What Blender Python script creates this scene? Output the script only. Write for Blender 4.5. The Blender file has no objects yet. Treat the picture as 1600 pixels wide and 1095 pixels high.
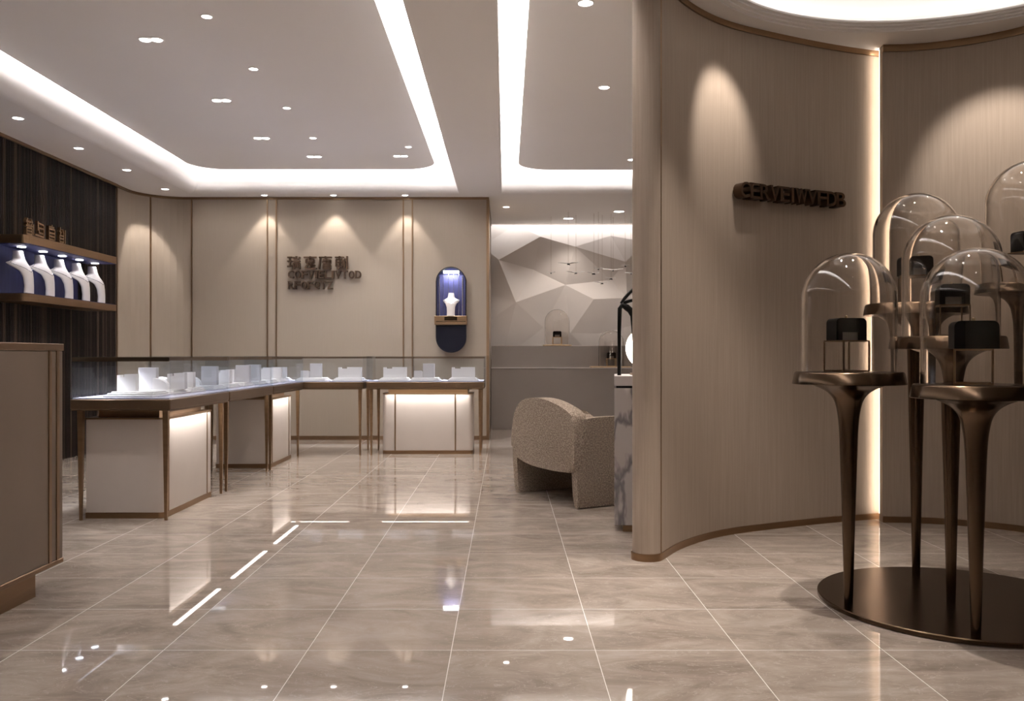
import bpy, bmesh, math, random
from mathutils import Vector, Matrix, geometry
sc = bpy.context.scene
C = sc.collection
PI = math.pi
R = math.radians
random.seed(4)
F = 1368.0; EYE = 1.15; VX = 790.0; VY = 556.0      # focal length in pixels (1600 wide), eye height, vanishing point

# ------------------------------------------------------------------ camera, world, exposure
cd = bpy.data.cameras.new('camera'); cam = bpy.data.objects.new('camera', cd); C.objects.link(cam)
cam.location = (0, 0, EYE); cam.rotation_euler = (PI/2, 0, 0)
cd.sensor_width = 36; cd.lens = F*36/1600
cd.shift_x = (800-VX)/1600; cd.shift_y = (VY-547.5)/1600
cd.clip_start = 0.05; cd.clip_end = 100
sc.camera = cam
w = bpy.data.worlds.new('world'); sc.world = w; w.use_nodes = True
bg = w.node_tree.nodes['Background']
bg.inputs[0].default_value = (1.0, 0.86, 0.78, 1); bg.inputs[1].default_value = 0.05
sc.view_settings.view_transform = 'Standard'
sc.view_settings.look = 'None'
sc.view_settings.gamma = 1
sc.view_settings.exposure = 0.52
sc.cycles.max_bounces = 14
sc.cycles.transmission_bounces = 14
sc.cycles.transparent_max_bounces = 24
sc.cycles.glossy_bounces = 6
sc.cycles.diffuse_bounces = 5
sc.cycles.sample_clamp_indirect = 6

SPOT = 62.0          # watt scale of the downlights
WARM = (1.0, 0.90, 0.81)
NEUT = (1.0, 0.955, 0.93)

def P(px, Y): return (px-VX)/F*Y                    # pixel column at a depth -> X
def Z(py, Y): return EYE-(py-VY)/F*Y                # pixel row at a depth -> Z

# ------------------------------------------------------------------ materials
def new_mat(name):
    m = bpy.data.materials.new(name); m.use_nodes = True
    nt = m.node_tree; b = nt.nodes['Principled BSDF']
    return m, nt, b
def noise(nt, scale, detail=3, vec=None, rough=0.5):
    n = nt.nodes.new('ShaderNodeTexNoise'); n.inputs['Scale'].default_value = scale
    n.inputs['Detail'].default_value = detail; n.inputs['Roughness'].default_value = rough
    if vec is not None: nt.links.new(vec, n.inputs['Vector'])
    return n
def ramp(nt, fac, stops):
    r = nt.nodes.new('ShaderNodeValToRGB'); nt.links.new(fac, r.inputs[0])
    e = r.color_ramp.elements
    e[0].position = stops[0][0]; e[0].color = (*stops[0][1], 1)
    e[1].position = stops[-1][0]; e[1].color = (*stops[-1][1], 1)
    for p, c in stops[1:-1]:
        x = e.new(p); x.color = (*c, 1)
    return r
def mapping(nt, scale, coord='Object', rot=(0, 0, 0)):
    tc = nt.nodes.new('ShaderNodeTexCoord'); mp = nt.nodes.new('ShaderNodeMapping')
    mp.inputs['Scale'].default_value = scale; mp.inputs['Rotation'].default_value = rot
    nt.links.new(tc.outputs[coord], mp.inputs['Vector'])
    return mp.outputs['Vector']
def bump(nt, b, h, strength, dist=0.01):
    bp = nt.nodes.new('ShaderNodeBump'); bp.inputs['Strength'].default_value = strength
    bp.inputs['Distance'].default_value = dist
    nt.links.new(h, bp.inputs['Height']); nt.links.new(bp.outputs[0], b.inputs['Normal'])
def plain(name, col, rough=0.5, metal=0.0, var=0.06, scale=(3, 3, 3), spec=0.5):
    m, nt, b = new_mat(name)
    n = noise(nt, 1.0, 4, mapping(nt, scale))
    lo = tuple(c*(1-var) for c in col); hi = tuple(min(1, c*(1+var)) for c in col)
    r = ramp(nt, n.outputs['Fac'], [(0.3, lo), (0.7, hi)])
    nt.links.new(r.outputs[0], b.inputs['Base Color'])
    b.inputs['Roughness'].default_value = rough; b.inputs['Metallic'].default_value = metal
    b.inputs['Specular IOR Level'].default_value = spec
    return m
def emit(name, col, s):
    m, nt, b = new_mat(name)
    b.inputs['Base Color'].default_value = (0.8, 0.8, 0.8, 1)
    b.inputs['Emission Color'].default_value = (*col, 1); b.inputs['Emission Strength'].default_value = s
    return m
M = {}
M['ceiling'] = plain('ceiling_paint', (0.90, 0.885, 0.88), 0.85, var=0.015, scale=(.6, .6, .6), spec=0.2)
def fabric_wall(name, col, streak=0.05):
    m, nt, b = new_mat(name)
    v = mapping(nt, (90, 90, 2.2)); n = noise(nt, 1.0, 5, v, 0.65)
    v2 = mapping(nt, (1.2, 1.2, .8)); n2 = noise(nt, 1.0, 3, v2)
    mx = nt.nodes.new('ShaderNodeMath'); mx.operation = 'MULTIPLY_ADD'
    nt.links.new(n2.outputs['Fac'], mx.inputs[0]); mx.inputs[1].default_value = 0.35
    nt.links.new(n.outputs['Fac'], mx.inputs[2])
    r = ramp(nt, mx.outputs[0], [(0.4, tuple(c*(1-streak) for c in col)), (0.95, tuple(c*(1+streak) for c in col))])
    nt.links.new(r.outputs[0], b.inputs['Base Color'])
    b.inputs['Roughness'].default_value = 0.62; b.inputs['Specular IOR Level'].default_value = 0.3
    bump(nt, b, n.outputs['Fac'], 0.12, 0.003)
    return m
M['wall'] = fabric_wall('beige_wall_fabric', (0.345, 0.29, 0.235), 0.04)
M['drumwall'] = fabric_wall('brushed_beige_wallcovering', (0.36, 0.29, 0.232), 0.13)
M['cream'] = plain('cream_leather_panel', (0.48, 0.425, 0.385), 0.5, var=0.03, scale=(4, 4, 4))
M['taupe'] = plain('taupe_leather_panel', (0.165, 0.122, 0.088), 0.5, var=0.04)
M['bronze'] = plain('brushed_bronze', (0.30, 0.195, 0.115), 0.33, 1.0, 0.10, (2, 2, 30))
M['darkbronze'] = plain('dark_bronze', (0.105, 0.071, 0.046), 0.23, 1.0, 0.08, (4, 4, 4))
M['trim'] = plain('bronze_trim', (0.25, 0.165, 0.10), 0.38, 0.9, 0.06)
M['signbronze'] = plain('sign_bronze', (0.10, 0.062, 0.04), 0.4, 0.85, 0.05)
M['gold'] = plain('pale_gold', (0.60, 0.42, 0.24), 0.3, 1.0, 0.05)
M['navy'] = plain('navy_velvet', (0.03, 0.032, 0.115), 0.6, 0.0, 0.2, (20, 20, 3))
M['darknavy'] = plain('dark_navy_lacquer', (0.004, 0.004, 0.011), 0.5, 0.0, 0.1, spec=0.2)
M['white'] = plain('white_leatherette', (0.80, 0.775, 0.77), 0.45, 0.0, 0.02)
M['whitegrey'] = plain('pale_grey_leatherette', (0.62, 0.60, 0.61), 0.45, 0.0, 0.02)
M['bust'] = plain('white_bust_finish', (0.78, 0.73, 0.71), 0.35, 0.0, 0.02)
M['deck'] = plain('lavender_display_deck', (0.50, 0.50, 0.64), 0.25, 0.0, 0.04)
M['black'] = plain('black_lacquer', (0.004, 0.0035, 0.0035), 0.45, 0.0, 0.1, spec=0.2)
M['greycushion'] = plain('grey_box_lining', (0.26, 0.225, 0.20), 0.6)
M['counter'] = plain('grey_counter_metal', (0.27, 0.24, 0.225), 0.36, 0.35, 0.05, (1.5, 1.5, 1.5))
M['countertop'] = plain('pale_counter_edge', (0.5, 0.46, 0.45), 0.35)
M['facet'] = plain('faceted_plaster', (0.68, 0.63, 0.60), 0.75, var=0.02)
M['oak'] = plain('pale_oak_plate', (0.5, 0.36, 0.22), 0.45, var=0.1, scale=(20, 3, 3))
M['silver'] = plain('silver_chain', (0.5, 0.5, 0.53), 0.25, 1.0)
M['lamp'] = emit('lamp_lens', (1, 0.95, 0.9), 14)
M['ledbar'] = emit('led_bar', (1, 0.93, 0.85), 9)
M['ledcool'] = emit('cool_led', (0.93, 0.95, 1), 5)
M['addedglow'] = emit('added_ring_glow', (1, 0.92, 0.85), 4.2)
M['ledcase'] = emit('case_led', (0.95, 0.95, 1), 1.0)
M['deckbronze'] = plain('deck_bronze', (0.17, 0.115, 0.072), 0.4, 0.95, 0.06)
M['globe'] = emit('glowing_globe', (1, 0.9, 0.78), 5)
M['slot'] = emit('vertical_led', (1, 0.88, 0.75), 11)

def slats():
    m, nt, b = new_mat('dark_fluted_wood')
    tc = nt.nodes.new('ShaderNodeTexCoord'); s = nt.nodes.new('ShaderNodeSeparateXYZ')
    nt.links.new(tc.outputs['Object'], s.inputs[0])
    mu = nt.nodes.new('ShaderNodeMath'); mu.operation = 'MULTIPLY'; mu.inputs[1].default_value = 1/0.030
    nt.links.new(s.outputs['Y'], mu.inputs[0])
    fl = nt.nodes.new('ShaderNodeMath'); fl.operation = 'FLOOR'; nt.links.new(mu.outputs[0], fl.inputs[0])
    wn = nt.nodes.new('ShaderNodeTexWhiteNoise'); wn.noise_dimensions = '1D'; nt.links.new(fl.outputs[0], wn.inputs['W'])
    r = ramp(nt, wn.outputs['Value'], [(0.0, (0.007, 0.005, 0.004)), (0.6, (0.018, 0.012, 0.010)), (0.9, (0.05, 0.033, 0.026)), (1.0, (0.09, 0.06, 0.045))])
    nt.links.new(r.outputs[0], b.inputs['Base Color']); b.inputs['Roughness'].default_value = 0.42; b.inputs['Specular IOR Level'].default_value = 0.18
    return m
M['slats'] = slats()
def glass_thin(name, tint=(0.95, 0.965, 0.98)):
    m = bpy.data.materials.new(name); m.use_nodes = True; nt = m.node_tree
    for n in list(nt.nodes): nt.nodes.remove(n)
    out = nt.nodes.new('ShaderNodeOutputMaterial'); mix = nt.nodes.new('ShaderNodeMixShader')
    tr = nt.nodes.new('ShaderNodeBsdfTransparent'); tr.inputs[0].default_value = (*tint, 1)
    gl = nt.nodes.new('ShaderNodeBsdfGlossy'); gl.inputs['Roughness'].default_value = 0.01
    fr = nt.nodes.new('ShaderNodeLayerWeight'); fr.inputs[0].default_value = 0.5
    pw = nt.nodes.new('ShaderNodeMath'); pw.operation = 'POWER'; pw.inputs[1].default_value = 5
    ma = nt.nodes.new('ShaderNodeMath'); ma.operation = 'MULTIPLY_ADD'; ma.inputs[1].default_value = 0.32; ma.inputs[2].default_value = 0.022
    nt.links.new(fr.outputs['Facing'], pw.inputs[0]); nt.links.new(pw.outputs[0], ma.inputs[0])
    nt.links.new(ma.outputs[0], mix.inputs[0]); nt.links.new(tr.outputs[0], mix.inputs[1]); nt.links.new(gl.outputs[0], mix.inputs[2])
    nt.links.new(mix.outputs[0], out.inputs[0])
    return m
M['pane'] = glass_thin('case_glass')
def glass_real():
    m, nt, b = new_mat('blown_glass')
    b.inputs['Base Color'].default_value = (0.97, 0.955, 0.94, 1); b.inputs['Roughness'].default_value = 0.0
    b.inputs['Transmission Weight'].default_value = 1.0; b.inputs['IOR'].default_value = 1.45
    return m
M['dome'] = glass_real()
def acrylic():
    m, nt, b = new_mat('frosted_acrylic')
    b.inputs['Base Color'].default_value = (0.85, 0.83, 0.82, 1); b.inputs['Roughness'].default_value = 0.3
    b.inputs['Alpha'].default_value = 0.9
    return m
M['acrylic'] = acrylic()
def boucle():
    m, nt, b = new_mat('woven_tweed')
    v = mapping(nt, (1, 1, 1)); n = noise(nt, 95, 3, v, 0.8); n2 = noise(nt, 130, 2, v)
    r = ramp(nt, n.outputs['Fac'], [(0.30, (0.10, 0.078, 0.062)), (0.5, (0.27, 0.215, 0.17)), (0.72, (0.50, 0.42, 0.34))])
    nt.links.new(r.outputs[0], b.inputs['Base Color']); b.inputs['Roughness'].default_value = 0.95
    b.inputs['Specular IOR Level'].default_value = 0.1
    bump(nt, b, n2.outputs['Fac'], 0.9, 0.008)
    return m
M['tweed'] = boucle()
def marble():
    m, nt, b = new_mat('grey_veined_marble')
    v = mapping(nt, (1.6, 1.6, .6), rot=(0, R(28), 0))
    n = noise(nt, 3.0, 4, v, 0.55)
    sc_ = nt.nodes.new('ShaderNodeVectorMath'); sc_.operation = 'SCALE'; sc_.inputs['Scale'].default_value = 0.45
    mixv = nt.nodes.new('ShaderNodeVectorMath'); mixv.operation = 'ADD'
    nt.links.new(n.outputs['Color'], sc_.inputs[0]); nt.links.new(v, mixv.inputs[0]); nt.links.new(sc_.outputs[0], mixv.inputs[1])
    vo = nt.nodes.new('ShaderNodeTexVoronoi'); vo.feature = 'DISTANCE_TO_EDGE'; vo.inputs['Scale'].default_value = 3.4
    nt.links.new(mixv.outputs[0], vo.inputs['Vector'])
    r = ramp(nt, vo.outputs['Distance'], [(0.0, (0.15, 0.14, 0.15)), (0.03, (0.20, 0.185, 0.19)), (0.09, (0.42, 0.385, 0.37))])
    nt.links.new(r.outputs[0], b.inputs['Base Color']); b.inputs['Roughness'].default_value = 0.2
    return m
M['marble'] = marble()
TX, TY = 0.5625, 0.5570; X0, Y0 = -0.2134, 3.42
def floor_mat():
    m, nt, b = new_mat('beige_marble_tiles')
    tc = nt.nodes.new('ShaderNodeTexCoord'); s = nt.nodes.new('ShaderNodeSeparateXYZ')
    nt.links.new(tc.outputs['Object'], s.inputs[0])
    def tile(o, off, size):
        a = nt.nodes.new('ShaderNodeMath'); a.operation = 'SUBTRACT'; a.inputs[1].default_value = off-40*size
        nt.links.new(s.outputs[o], a.inputs[0])
        d = nt.nodes.new('ShaderNodeMath'); d.operation = 'DIVIDE'; d.inputs[1].default_value = size; nt.links.new(a.outputs[0], d.inputs[0])
        fl = nt.nodes.new('ShaderNodeMath'); fl.operation = 'FLOOR'; nt.links.new(d.outputs[0], fl.inputs[0])
        fr = nt.nodes.new('ShaderNodeMath'); fr.operation = 'FRACT'; nt.links.new(d.outputs[0], fr.inputs[0])
        g = nt.nodes.new('ShaderNodeMath'); g.operation = 'LESS_THAN'; g.inputs[1].default_value = 0.0055; nt.links.new(fr.outputs[0], g.inputs[0])
        return fl, g
    fx, gx = tile('X', X0, TX); fy, gy = tile('Y', Y0, TY)
    gm = nt.nodes.new('ShaderNodeMath'); gm.operation = 'MAXIMUM'; nt.links.new(gx.outputs[0], gm.inputs[0]); nt.links.new(gy.outputs[0], gm.inputs[1])
    cx = nt.nodes.new('ShaderNodeCombineXYZ'); nt.links.new(fx.outputs[0], cx.inputs[0]); nt.links.new(fy.outputs[0], cx.inputs[1])
    wn = nt.nodes.new('ShaderNodeTexWhiteNoise'); wn.noise_dimensions = '2D'; nt.links.new(cx.outputs[0], wn.inputs['Vector'])
    off = nt.nodes.new('ShaderNodeVectorMath'); off.operation = 'SCALE'; off.inputs['Scale'].default_value = 30
    nt.links.new(wn.outputs['Color'], off.inputs[0])
    add = nt.nodes.new('ShaderNodeVectorMath'); add.operation = 'ADD'
    mp = nt.nodes.new('ShaderNodeMapping'); mp.inputs['Scale'].default_value = (1.7, 3.4, 1); mp.inputs['Rotation'].default_value = (0, 0, R(9))
    nt.links.new(tc.outputs['Object'], mp.inputs['Vector']); nt.links.new(mp.outputs[0], add.inputs[0]); nt.links.new(off.outputs[0], add.inputs[1])
    n1 = noise(nt, 1.3, 8, add.outputs[0], 0.68); n1.inputs['Distortion'].default_value = 1.1
    r1 = ramp(nt, n1.outputs['Fac'], [(0.28, (0.215, 0.170, 0.138)), (0.5, (0.335, 0.28, 0.236)), (0.72, (0.47, 0.405, 0.35))])
    n2 = noise(nt, 3.2, 4, add.outputs[0], 0.55); n2.inputs['Distortion'].default_value = 1.6
    ab = nt.nodes.new('ShaderNodeMath'); ab.operation = 'SUBTRACT'; ab.inputs[1].default_value = 0.5; nt.links.new(n2.outputs['Fac'], ab.inputs[0])
    ab2 = nt.nodes.new('ShaderNodeMath'); ab2.operation = 'ABSOLUTE'; nt.links.new(ab.outputs[0], ab2.inputs[0])
    lt = nt.nodes.new('ShaderNodeMapRange'); lt.inputs[1].default_value = 0.0; lt.inputs[2].default_value = 0.012; lt.inputs[3].default_value = 0.5; lt.inputs[4].default_value = 0
    nt.links.new(ab2.outputs[0], lt.inputs[0])
    mixc = nt.nodes.new('ShaderNodeMix'); mixc.data_type = 'RGBA'
    nt.links.new(lt.outputs[0], mixc.inputs[0]); nt.links.new(r1.outputs[0], mixc.inputs[6]); mixc.inputs[7].default_value = (0.52, 0.46, 0.41, 1)
    mg = nt.nodes.new('ShaderNodeMix'); mg.data_type = 'RGBA'
    nt.links.new(gm.outputs[0], mg.inputs[0]); nt.links.new(mixc.outputs[2], mg.inputs[6]); mg.inputs[7].default_value = (0.86, 0.82, 0.77, 1)
    nt.links.new(mg.outputs[2], b.inputs['Base Color'])
    b.inputs['Roughness'].default_value = 0.018; b.inputs['Specular IOR Level'].default_value = 0.36
    b.inputs['Diffuse Roughness'].default_value = 0.3
    return m
M['floor'] = floor_mat()

# ------------------------------------------------------------------ mesh helpers
def bm_new(): return bmesh.new()
def box(bm, x0, x1, y0, y1, z0, z1, bev=0.0, seg=2):
    vs = [bm.verts.new((x, y, z)) for x in (x0, x1) for y in (y0, y1) for z in (z0, z1)]
    q = [(0, 1, 3, 2), (4, 6, 7, 5), (0, 4, 5, 1), (2, 3, 7, 6), (0, 2, 6, 4), (1, 5, 7, 3)]
    fs = [bm.faces.new([vs[i] for i in f]) for f in q]
    if bev > 0:
        es = set(e for f in fs for e in f.edges)
        bmesh.ops.bevel(bm, geom=list(es), offset=bev, segments=seg, affect='EDGES', profile=0.5)
    return vs
def obox(bm, p, q, up, wdt, hgt):
    """bar from p to q with a rectangular section"""
    p = Vector(p); q = Vector(q); d = (q-p).normalized(); u = Vector(up); s = d.cross(u).normalized(); u = s.cross(d).normalized()
    vs = []
    for e in (p, q):
        for a, b_ in ((-1, -1), (1, -1), (1, 1), (-1, 1)):
            vs.append(bm.verts.new(e+s*a*wdt/2+u*b_*hgt/2))
    for f in ((3, 2, 1, 0), (4, 5, 6, 7), (0, 1, 5, 4), (1, 2, 6, 5), (2, 3, 7, 6), (3, 0, 4, 7)):
        bm.faces.new([vs[i] for i in f])
def tube(bm, pts, rads, n=12, cap=True):
    pts = [Vector(p) for p in pts]
    if not hasattr(rads, '__len__'): rads = [rads]*len(pts)
    rings = []; ref = None
    for i, p in enumerate(pts):
        d = (pts[min(i+1, len(pts)-1)]-pts[max(i-1, 0)]).normalized()
        if ref is None: ref = Vector((0, 0, 1)) if abs(d.z) < 0.9 else Vector((1, 0, 0))
        a = (ref-d*ref.dot(d)).normalized(); ref = a; b_ = d.cross(a)
        rings.append([bm.verts.new(p+(a*math.cos(2*PI*k/n)+b_*math.sin(2*PI*k/n))*rads[i]) for k in range(n)])
    for r0, r1 in zip(rings, rings[1:]):
        for k in range(n): bm.faces.new((r0[k], r0[(k+1) % n], r1[(k+1) % n], r1[k]))
    if cap: bm.faces.new(rings[0][::-1]); bm.faces.new(rings[-1])
def lathe(bm, prof, n=48, c=(0, 0), z=0, closed=False):
    rings = []
    for r, h in prof:
        if r < 1e-6: rings.append([bm.verts.new((c[0], c[1], z+h))])
        else: rings.append([bm.verts.new((c[0]+r*math.cos(2*PI*k/n), c[1]+r*math.sin(2*PI*k/n), z+h)) for k in range(n)])
    pairs = list(zip(rings, rings[1:]))
    if closed: pairs.append((rings[-1], rings[0]))
    for a, b_ in pairs:
        for k in range(n):
            k2 = (k+1) % n
            if len(a) == 1 and len(b_) == 1: continue
            if len(a) == 1: bm.faces.new((a[0], b_[k2], b_[k]))
            elif len(b_) == 1: bm.faces.new((a[k], a[k2], b_[0]))
            else: bm.faces.new((a[k], a[k2], b_[k2], b_[k]))
def prism(bm, pts, axis, a0, a1, bev=0.0, seg=3):
    """extrude a 2-D outline along axis 'x','y' or 'z' from a0 to a1"""
    def v(p, a):
        return {'x': (a, p[0], p[1]), 'y': (p[0], a, p[1]), 'z': (p[0], p[1], a)}[axis]
    A = [bm.verts.new(v(p, a0)) for p in pts]; B = [bm.verts.new(v(p, a1)) for p in pts]
    f0 = bm.faces.new(A); f1 = bm.faces.new(B[::-1]); n = len(pts)
    for i in range(n): bm.faces.new((A[i], B[i], B[(i+1) % n], A[(i+1) % n]))
    if bev > 0:
        es = list(set(list(f0.edges)+list(f1.edges)))
        bmesh.ops.bevel(bm, geom=es, offset=bev, segments=seg, affect='EDGES', profile=0.5)
def obj(name, bm, mat, parent=None, smooth=False, loc=None, rotz=None, flat_angle=35):
    bmesh.ops.recalc_face_normals(bm, faces=bm.faces[:])
    me = bpy.data.meshes.new(name); bm.to_mesh(me); bm.free()
    me.materials.append(M[mat] if isinstance(mat, str) else mat)
    if smooth:
        me.polygons.foreach_set('use_smooth', [True]*len(me.polygons))
        try: me.set_sharp_from_angle(angle=R(flat_angle))
        except Exception: pass
    o = bpy.data.objects.new(name, me); C.objects.link(o)
    if parent is not None: o.parent = parent
    if loc is not None: o.location = loc
    if rotz is not None: o.rotation_euler = (0, 0, rotz)
    return o
def struct(name, bm, mat, parent=None, smooth=False):
    o = obj(name, bm, mat, parent, smooth); o['kind'] = 'structure'; return o
def thing(name, label, cat, loc=(0, 0, 0), rotz=0, group=None):
    o = bpy.data.objects.new(name, None); C.objects.link(o); o.empty_display_size = 0.1
    o.location = loc; o.rotation_euler = (0, 0, rotz)
    return tag(o, label, cat, group)
def tag(o, label, cat, group=None):
    o['label'] = label; o['category'] = cat
    if group: o['group'] = group
    return o
def dup(root, loc, rotz, label, group=None):
    r = root.copy(); C.objects.link(r); r.location = loc; r.rotation_euler = (0, 0, rotz); r['label'] = label
    if group: r['group'] = group
    for ch in list(root.children):
        c = ch.copy(); C.objects.link(c); c.parent = r
        for g in list(ch.children):
            d = g.copy(); C.objects.link(d); d.parent = c
    return r
def light(name, kind, loc, energy, col=WARM, parent=None, rot=(0, 0, 0), **kw):
    ld = bpy.data.lights.new(name, kind); ld.energy = energy; ld.color = col
    for k, v in kw.items(): setattr(ld, k, v)
    o = bpy.data.objects.new(name, ld); C.objects.link(o); o.location = loc; o.rotation_euler = rot
    if parent is not None: o.parent = parent
    return o
def spline(pts, n=8):
    out = []
    p = [Vector(q) for q in pts]
    p = [p[0]*2-p[1]]+p+[p[-1]*2-p[-2]]
    for i in range(1, len(p)-2):
        for k in range(n):
            t = k/n
            out.append(0.5*((2*p[i])+(-p[i-1]+p[i+1])*t+(2*p[i-1]-5*p[i]+4*p[i+1]-p[i+2])*t*t+(-p[i-1]+3*p[i]-3*p[i+1]+p[i+2])*t**3))
    out.append(p[-2]); return out
def offset(path, d):
    out = []
    for i, p in enumerate(path):
        t = (path[min(i+1, len(path)-1)]-path[max(i-1, 0)]).normalized()
        out.append(p+Vector((-t.y, t.x))*d)
    return out
def ribbon(bm, a, b_, z0, z1):
    """closed vertical slab between plan polylines a and b_"""
    prism(bm, [tuple(p) for p in a]+[tuple(p) for p in b_[::-1]], 'z', z0, z1)

# ------------------------------------------------------------------ room shell
ZC = 3.325; ZT = 3.86; ZI = 3.55
b = bm_new(); box(b, -5.4, 5.2, -2.4, 15.0, -0.12, 0.0); struct('floor', b, 'floor')

# left wall: fluted dark wood from y=5 to 11.1, then beige panels turning the corner
XW = -4.93
b = bm_new(); box(b, -5.35, XW-0.012, -2.4, 11.1, 0, 3.9)
y = 5.4
while y < 11.08:
    prism(b, [(XW-0.014, y), (XW-0.014, y+0.020), (XW+0.001, y+0.018), (XW+0.004, y+0.010), (XW+0.001, y+0.002)], 'z', 0, ZC)
    y += 0.030
struct('wall_left', b, 'slats')
corner = [Vector((XW, 11.1)), Vector((XW, 11.42))]
for k in range(1, 12):
    a = PI-(PI/2)*k/11
    corner.append(Vector((-4.33+0.60*math.cos(a), 11.42+0.58*math.sin(a))))
corner += [Vector((-4.33, 12.0)), Vector((-0.24, 12.0)), Vector((-0.24, 14.40))]
b = bm_new()
outer = [Vector((-5.35, 11.1)), Vector((-5.35, 14.40))]
prism(b, [tuple(p) for p in corner]+[tuple(outer[1]), tuple(outer[0])], 'z', 0, ZC)
struct('wall_back', b, 'wall')
b = bm_new()
pth = corner[:-1]; inn = offset(pth, -0.012)
inn[-1] = Vector((-0.228, 11.988)); 
pth2 = pth+[Vector((-0.24, 14.4))]; inn2 = inn+[Vector((-0.228, 14.4))]
ribbon(b, inn2, pth2, 0, 0.055); struct('baseboard_back', b, 'trim')
b = bm_new(); ribbon(b, inn2, pth2, ZC-0.035, ZC-0.001)
fr = [Vector((XW, -2.3)), Vector((XW, 11.1))]
ribbon(b, [p+Vector((0.02, 0)) for p in fr], fr, ZC-0.035, ZC-0.001)
struct('trim_1', b, 'trim')
b = bm_new()
for x in (-4.30, -3.263, -3.14, -1.40, -1.277):
    box(b, x-0.009, x+0.009, 11.986, 12.01, 0.056, ZC-0.036)
box(b, -0.262, -0.226, 11.984, 12.02, 0.056, ZC-0.036)
box(b, XW-0.01, XW+0.010, 11.09, 11.112, 0.0, ZC-0.036)
c = corner[6]; box(b, c.x-0.008, c.x+0.010, c.y-0.012, c.y+0.010, 0.056, ZC-0.036)
struct('trim_2', b, 'trim')

# right and far walls (mostly hidden)
b = bm_new(); box(b, 4.6, 4.8, -2.4, 15.0, 0, 3.9); struct('wall_right', b, 'wall')
b = bm_new(); box(b, -5.4, 5.2, -2.6, -2.4, 0, 3.9); struct('wall_front', b, 'wall')
b = bm_new(); box(b, -5.4, 5.2, 14.86, 15.0, 0, 3.9); struct('wall_far', b, 'wall')

# faceted relief wall behind the counter
def FP(x, y): return (740+x/4.21, 300+y/4.21)
fv = [(115, 205, .03), (275, 205, .02), (600, 205, .02), (790, 205, .02), (985, 205, .02), (1180, 205, .03), (1960, 205, .03),
      (440, 292, .26), (665, 362, .40), (905, 285, .22), (1130, 330, .30), (60, 350, .10), (165, 445, .26), (397, 505, .03),
      (605, 608, .15), (998, 460, .34), (790, 705, .33), (40, 655, .08), (278, 725, .32), (40, 890, .08), (912, 572, .04),
      (1010, 695, .26), (460, 890, .14), (835, 930, .10), (1210, 560, .14), (1330, 420, .3), (1250, 760, .3), (1110, 860, .1),
      (1960, 640, .12), (1960, 900, .05), (115, 1100, .03), (190, 1100, .05), (470, 1100, .06), (800, 1100, .05), (1100, 1100, .06), (1960, 1100, .03), (640, 925, .17), (1500, 205, .03), (1600, 520, .25), (1640, 860, .2)]
fe = [(7, 1), (7, 2), (8, 7), (8, 2), (8, 3), (8, 9), (9, 3), (9, 4), (12, 7), (12, 11), (11, 1), (13, 12), (13, 7), (13, 8), (14, 13), (14, 8), (15, 8), (15, 9),
      (14, 16), (18, 14), (18, 13), (17, 12), (17, 18), (18, 19), (18, 22), (20, 15), (16, 20), (16, 21), (21, 20), (21, 15), (8, 20), (14, 20), (16, 36), (23, 21)]
YF = 14.62
co = []
for x, y_, d in fv:
    px, py = FP(x, y_); co.append(Vector((P(px, 14.45), Z(py, 14.45))))
r_ = geometry.delaunay_2d_cdt(co, fe, [], 0, 1e-5)
b = bm_new(); vs = []
for i, v in enumerate(r_[0]):
    src = r_[3][i]; d = fv[src[0]][2] if src else 0.2
    vs.append(b.verts.new((v.x, YF-d*0.58, v.y)))
for f in r_[2]: b.faces.new([vs[i] for i in f])
xs = [v.co.x for v in vs]; zs = [v.co.z for v in vs]
struct('wall_faceted', b, 'facet')

# ceiling: soffit ring with two recesses, rounded lips, floating panels
def soffit():
    b = bm_new()
    def flat(x0, x1, y0, y1): box(b, x0, x1, y0, y1, ZC, ZC+0.02)
    YB0, YB1 = 11.74, 14.40
    flat(-5.4, 4.8, YB0, YB1)
    flat(-5.4, -4.23, -2.4, YB0)
    flat(-0.615, -0.07, -2.4, YB0)
    flat(4.2, 4.8, -2.4, YB0)
    flat(-5.4, 4.8, -2.4, -1.9)
    def lip(fn, r, a, c_):
        pr = []
        for k in range(9):
            t = PI/2*k/8
            pr.append((r*math.sin(t), ZC+r-r*math.cos(t)))
        pr.append((r, ZT))
        pr += [(r-0.004-0.02*0, ZT), (0, ZT)] if False else []
        rings = []
        for s in (a, c_):
            rings.append([b.verts.new(fn(u, s)+(z,)) for u, z in pr])
        for i in range(len(pr)-1): b.faces.new((rings[0][i], rings[0][i+1], rings[1][i+1], rings[1][i]))
    lip(lambda u, s: (-4.23+u, s), 0.13, -1.9, YB0)
    lip(lambda u, s: (s, YB0-u), 0.10, -4.23, -0.61)
    lip(lambda u, s: (s, YB0-u), 0.10, -0.08, 4.2)
    lip(lambda u, s: (-0.615-u, s), 0.02, -1.9, YB0)
    lip(lambda u, s: (-0.07+u, s), 0.02, -1.9, YB0)
    box(b, -5.4, 4.8, -2.4, 11.9, ZT, ZT+0.1)
    return b
struct('ceiling', soffit(), 'ceiling', smooth=True)
b = bm_new(); box(b, -5.4, 4.8, 14.40, 15.0, ZT, ZT+0.1); box(b, -0.24, 4.8, 14.36, 14.40, ZC+0.021, ZT); struct('ceiling_slot', b, 'ceiling')
DRUM = spline([(0.875, 4.93), (1.03, 5.205), (1.232, 5.455), (1.45, 5.64), (1.733, 5.80), (2.05, 5.955), (2.344, 6.08), (2.658, 6.185), (2.95, 6.25)], 7)
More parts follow.
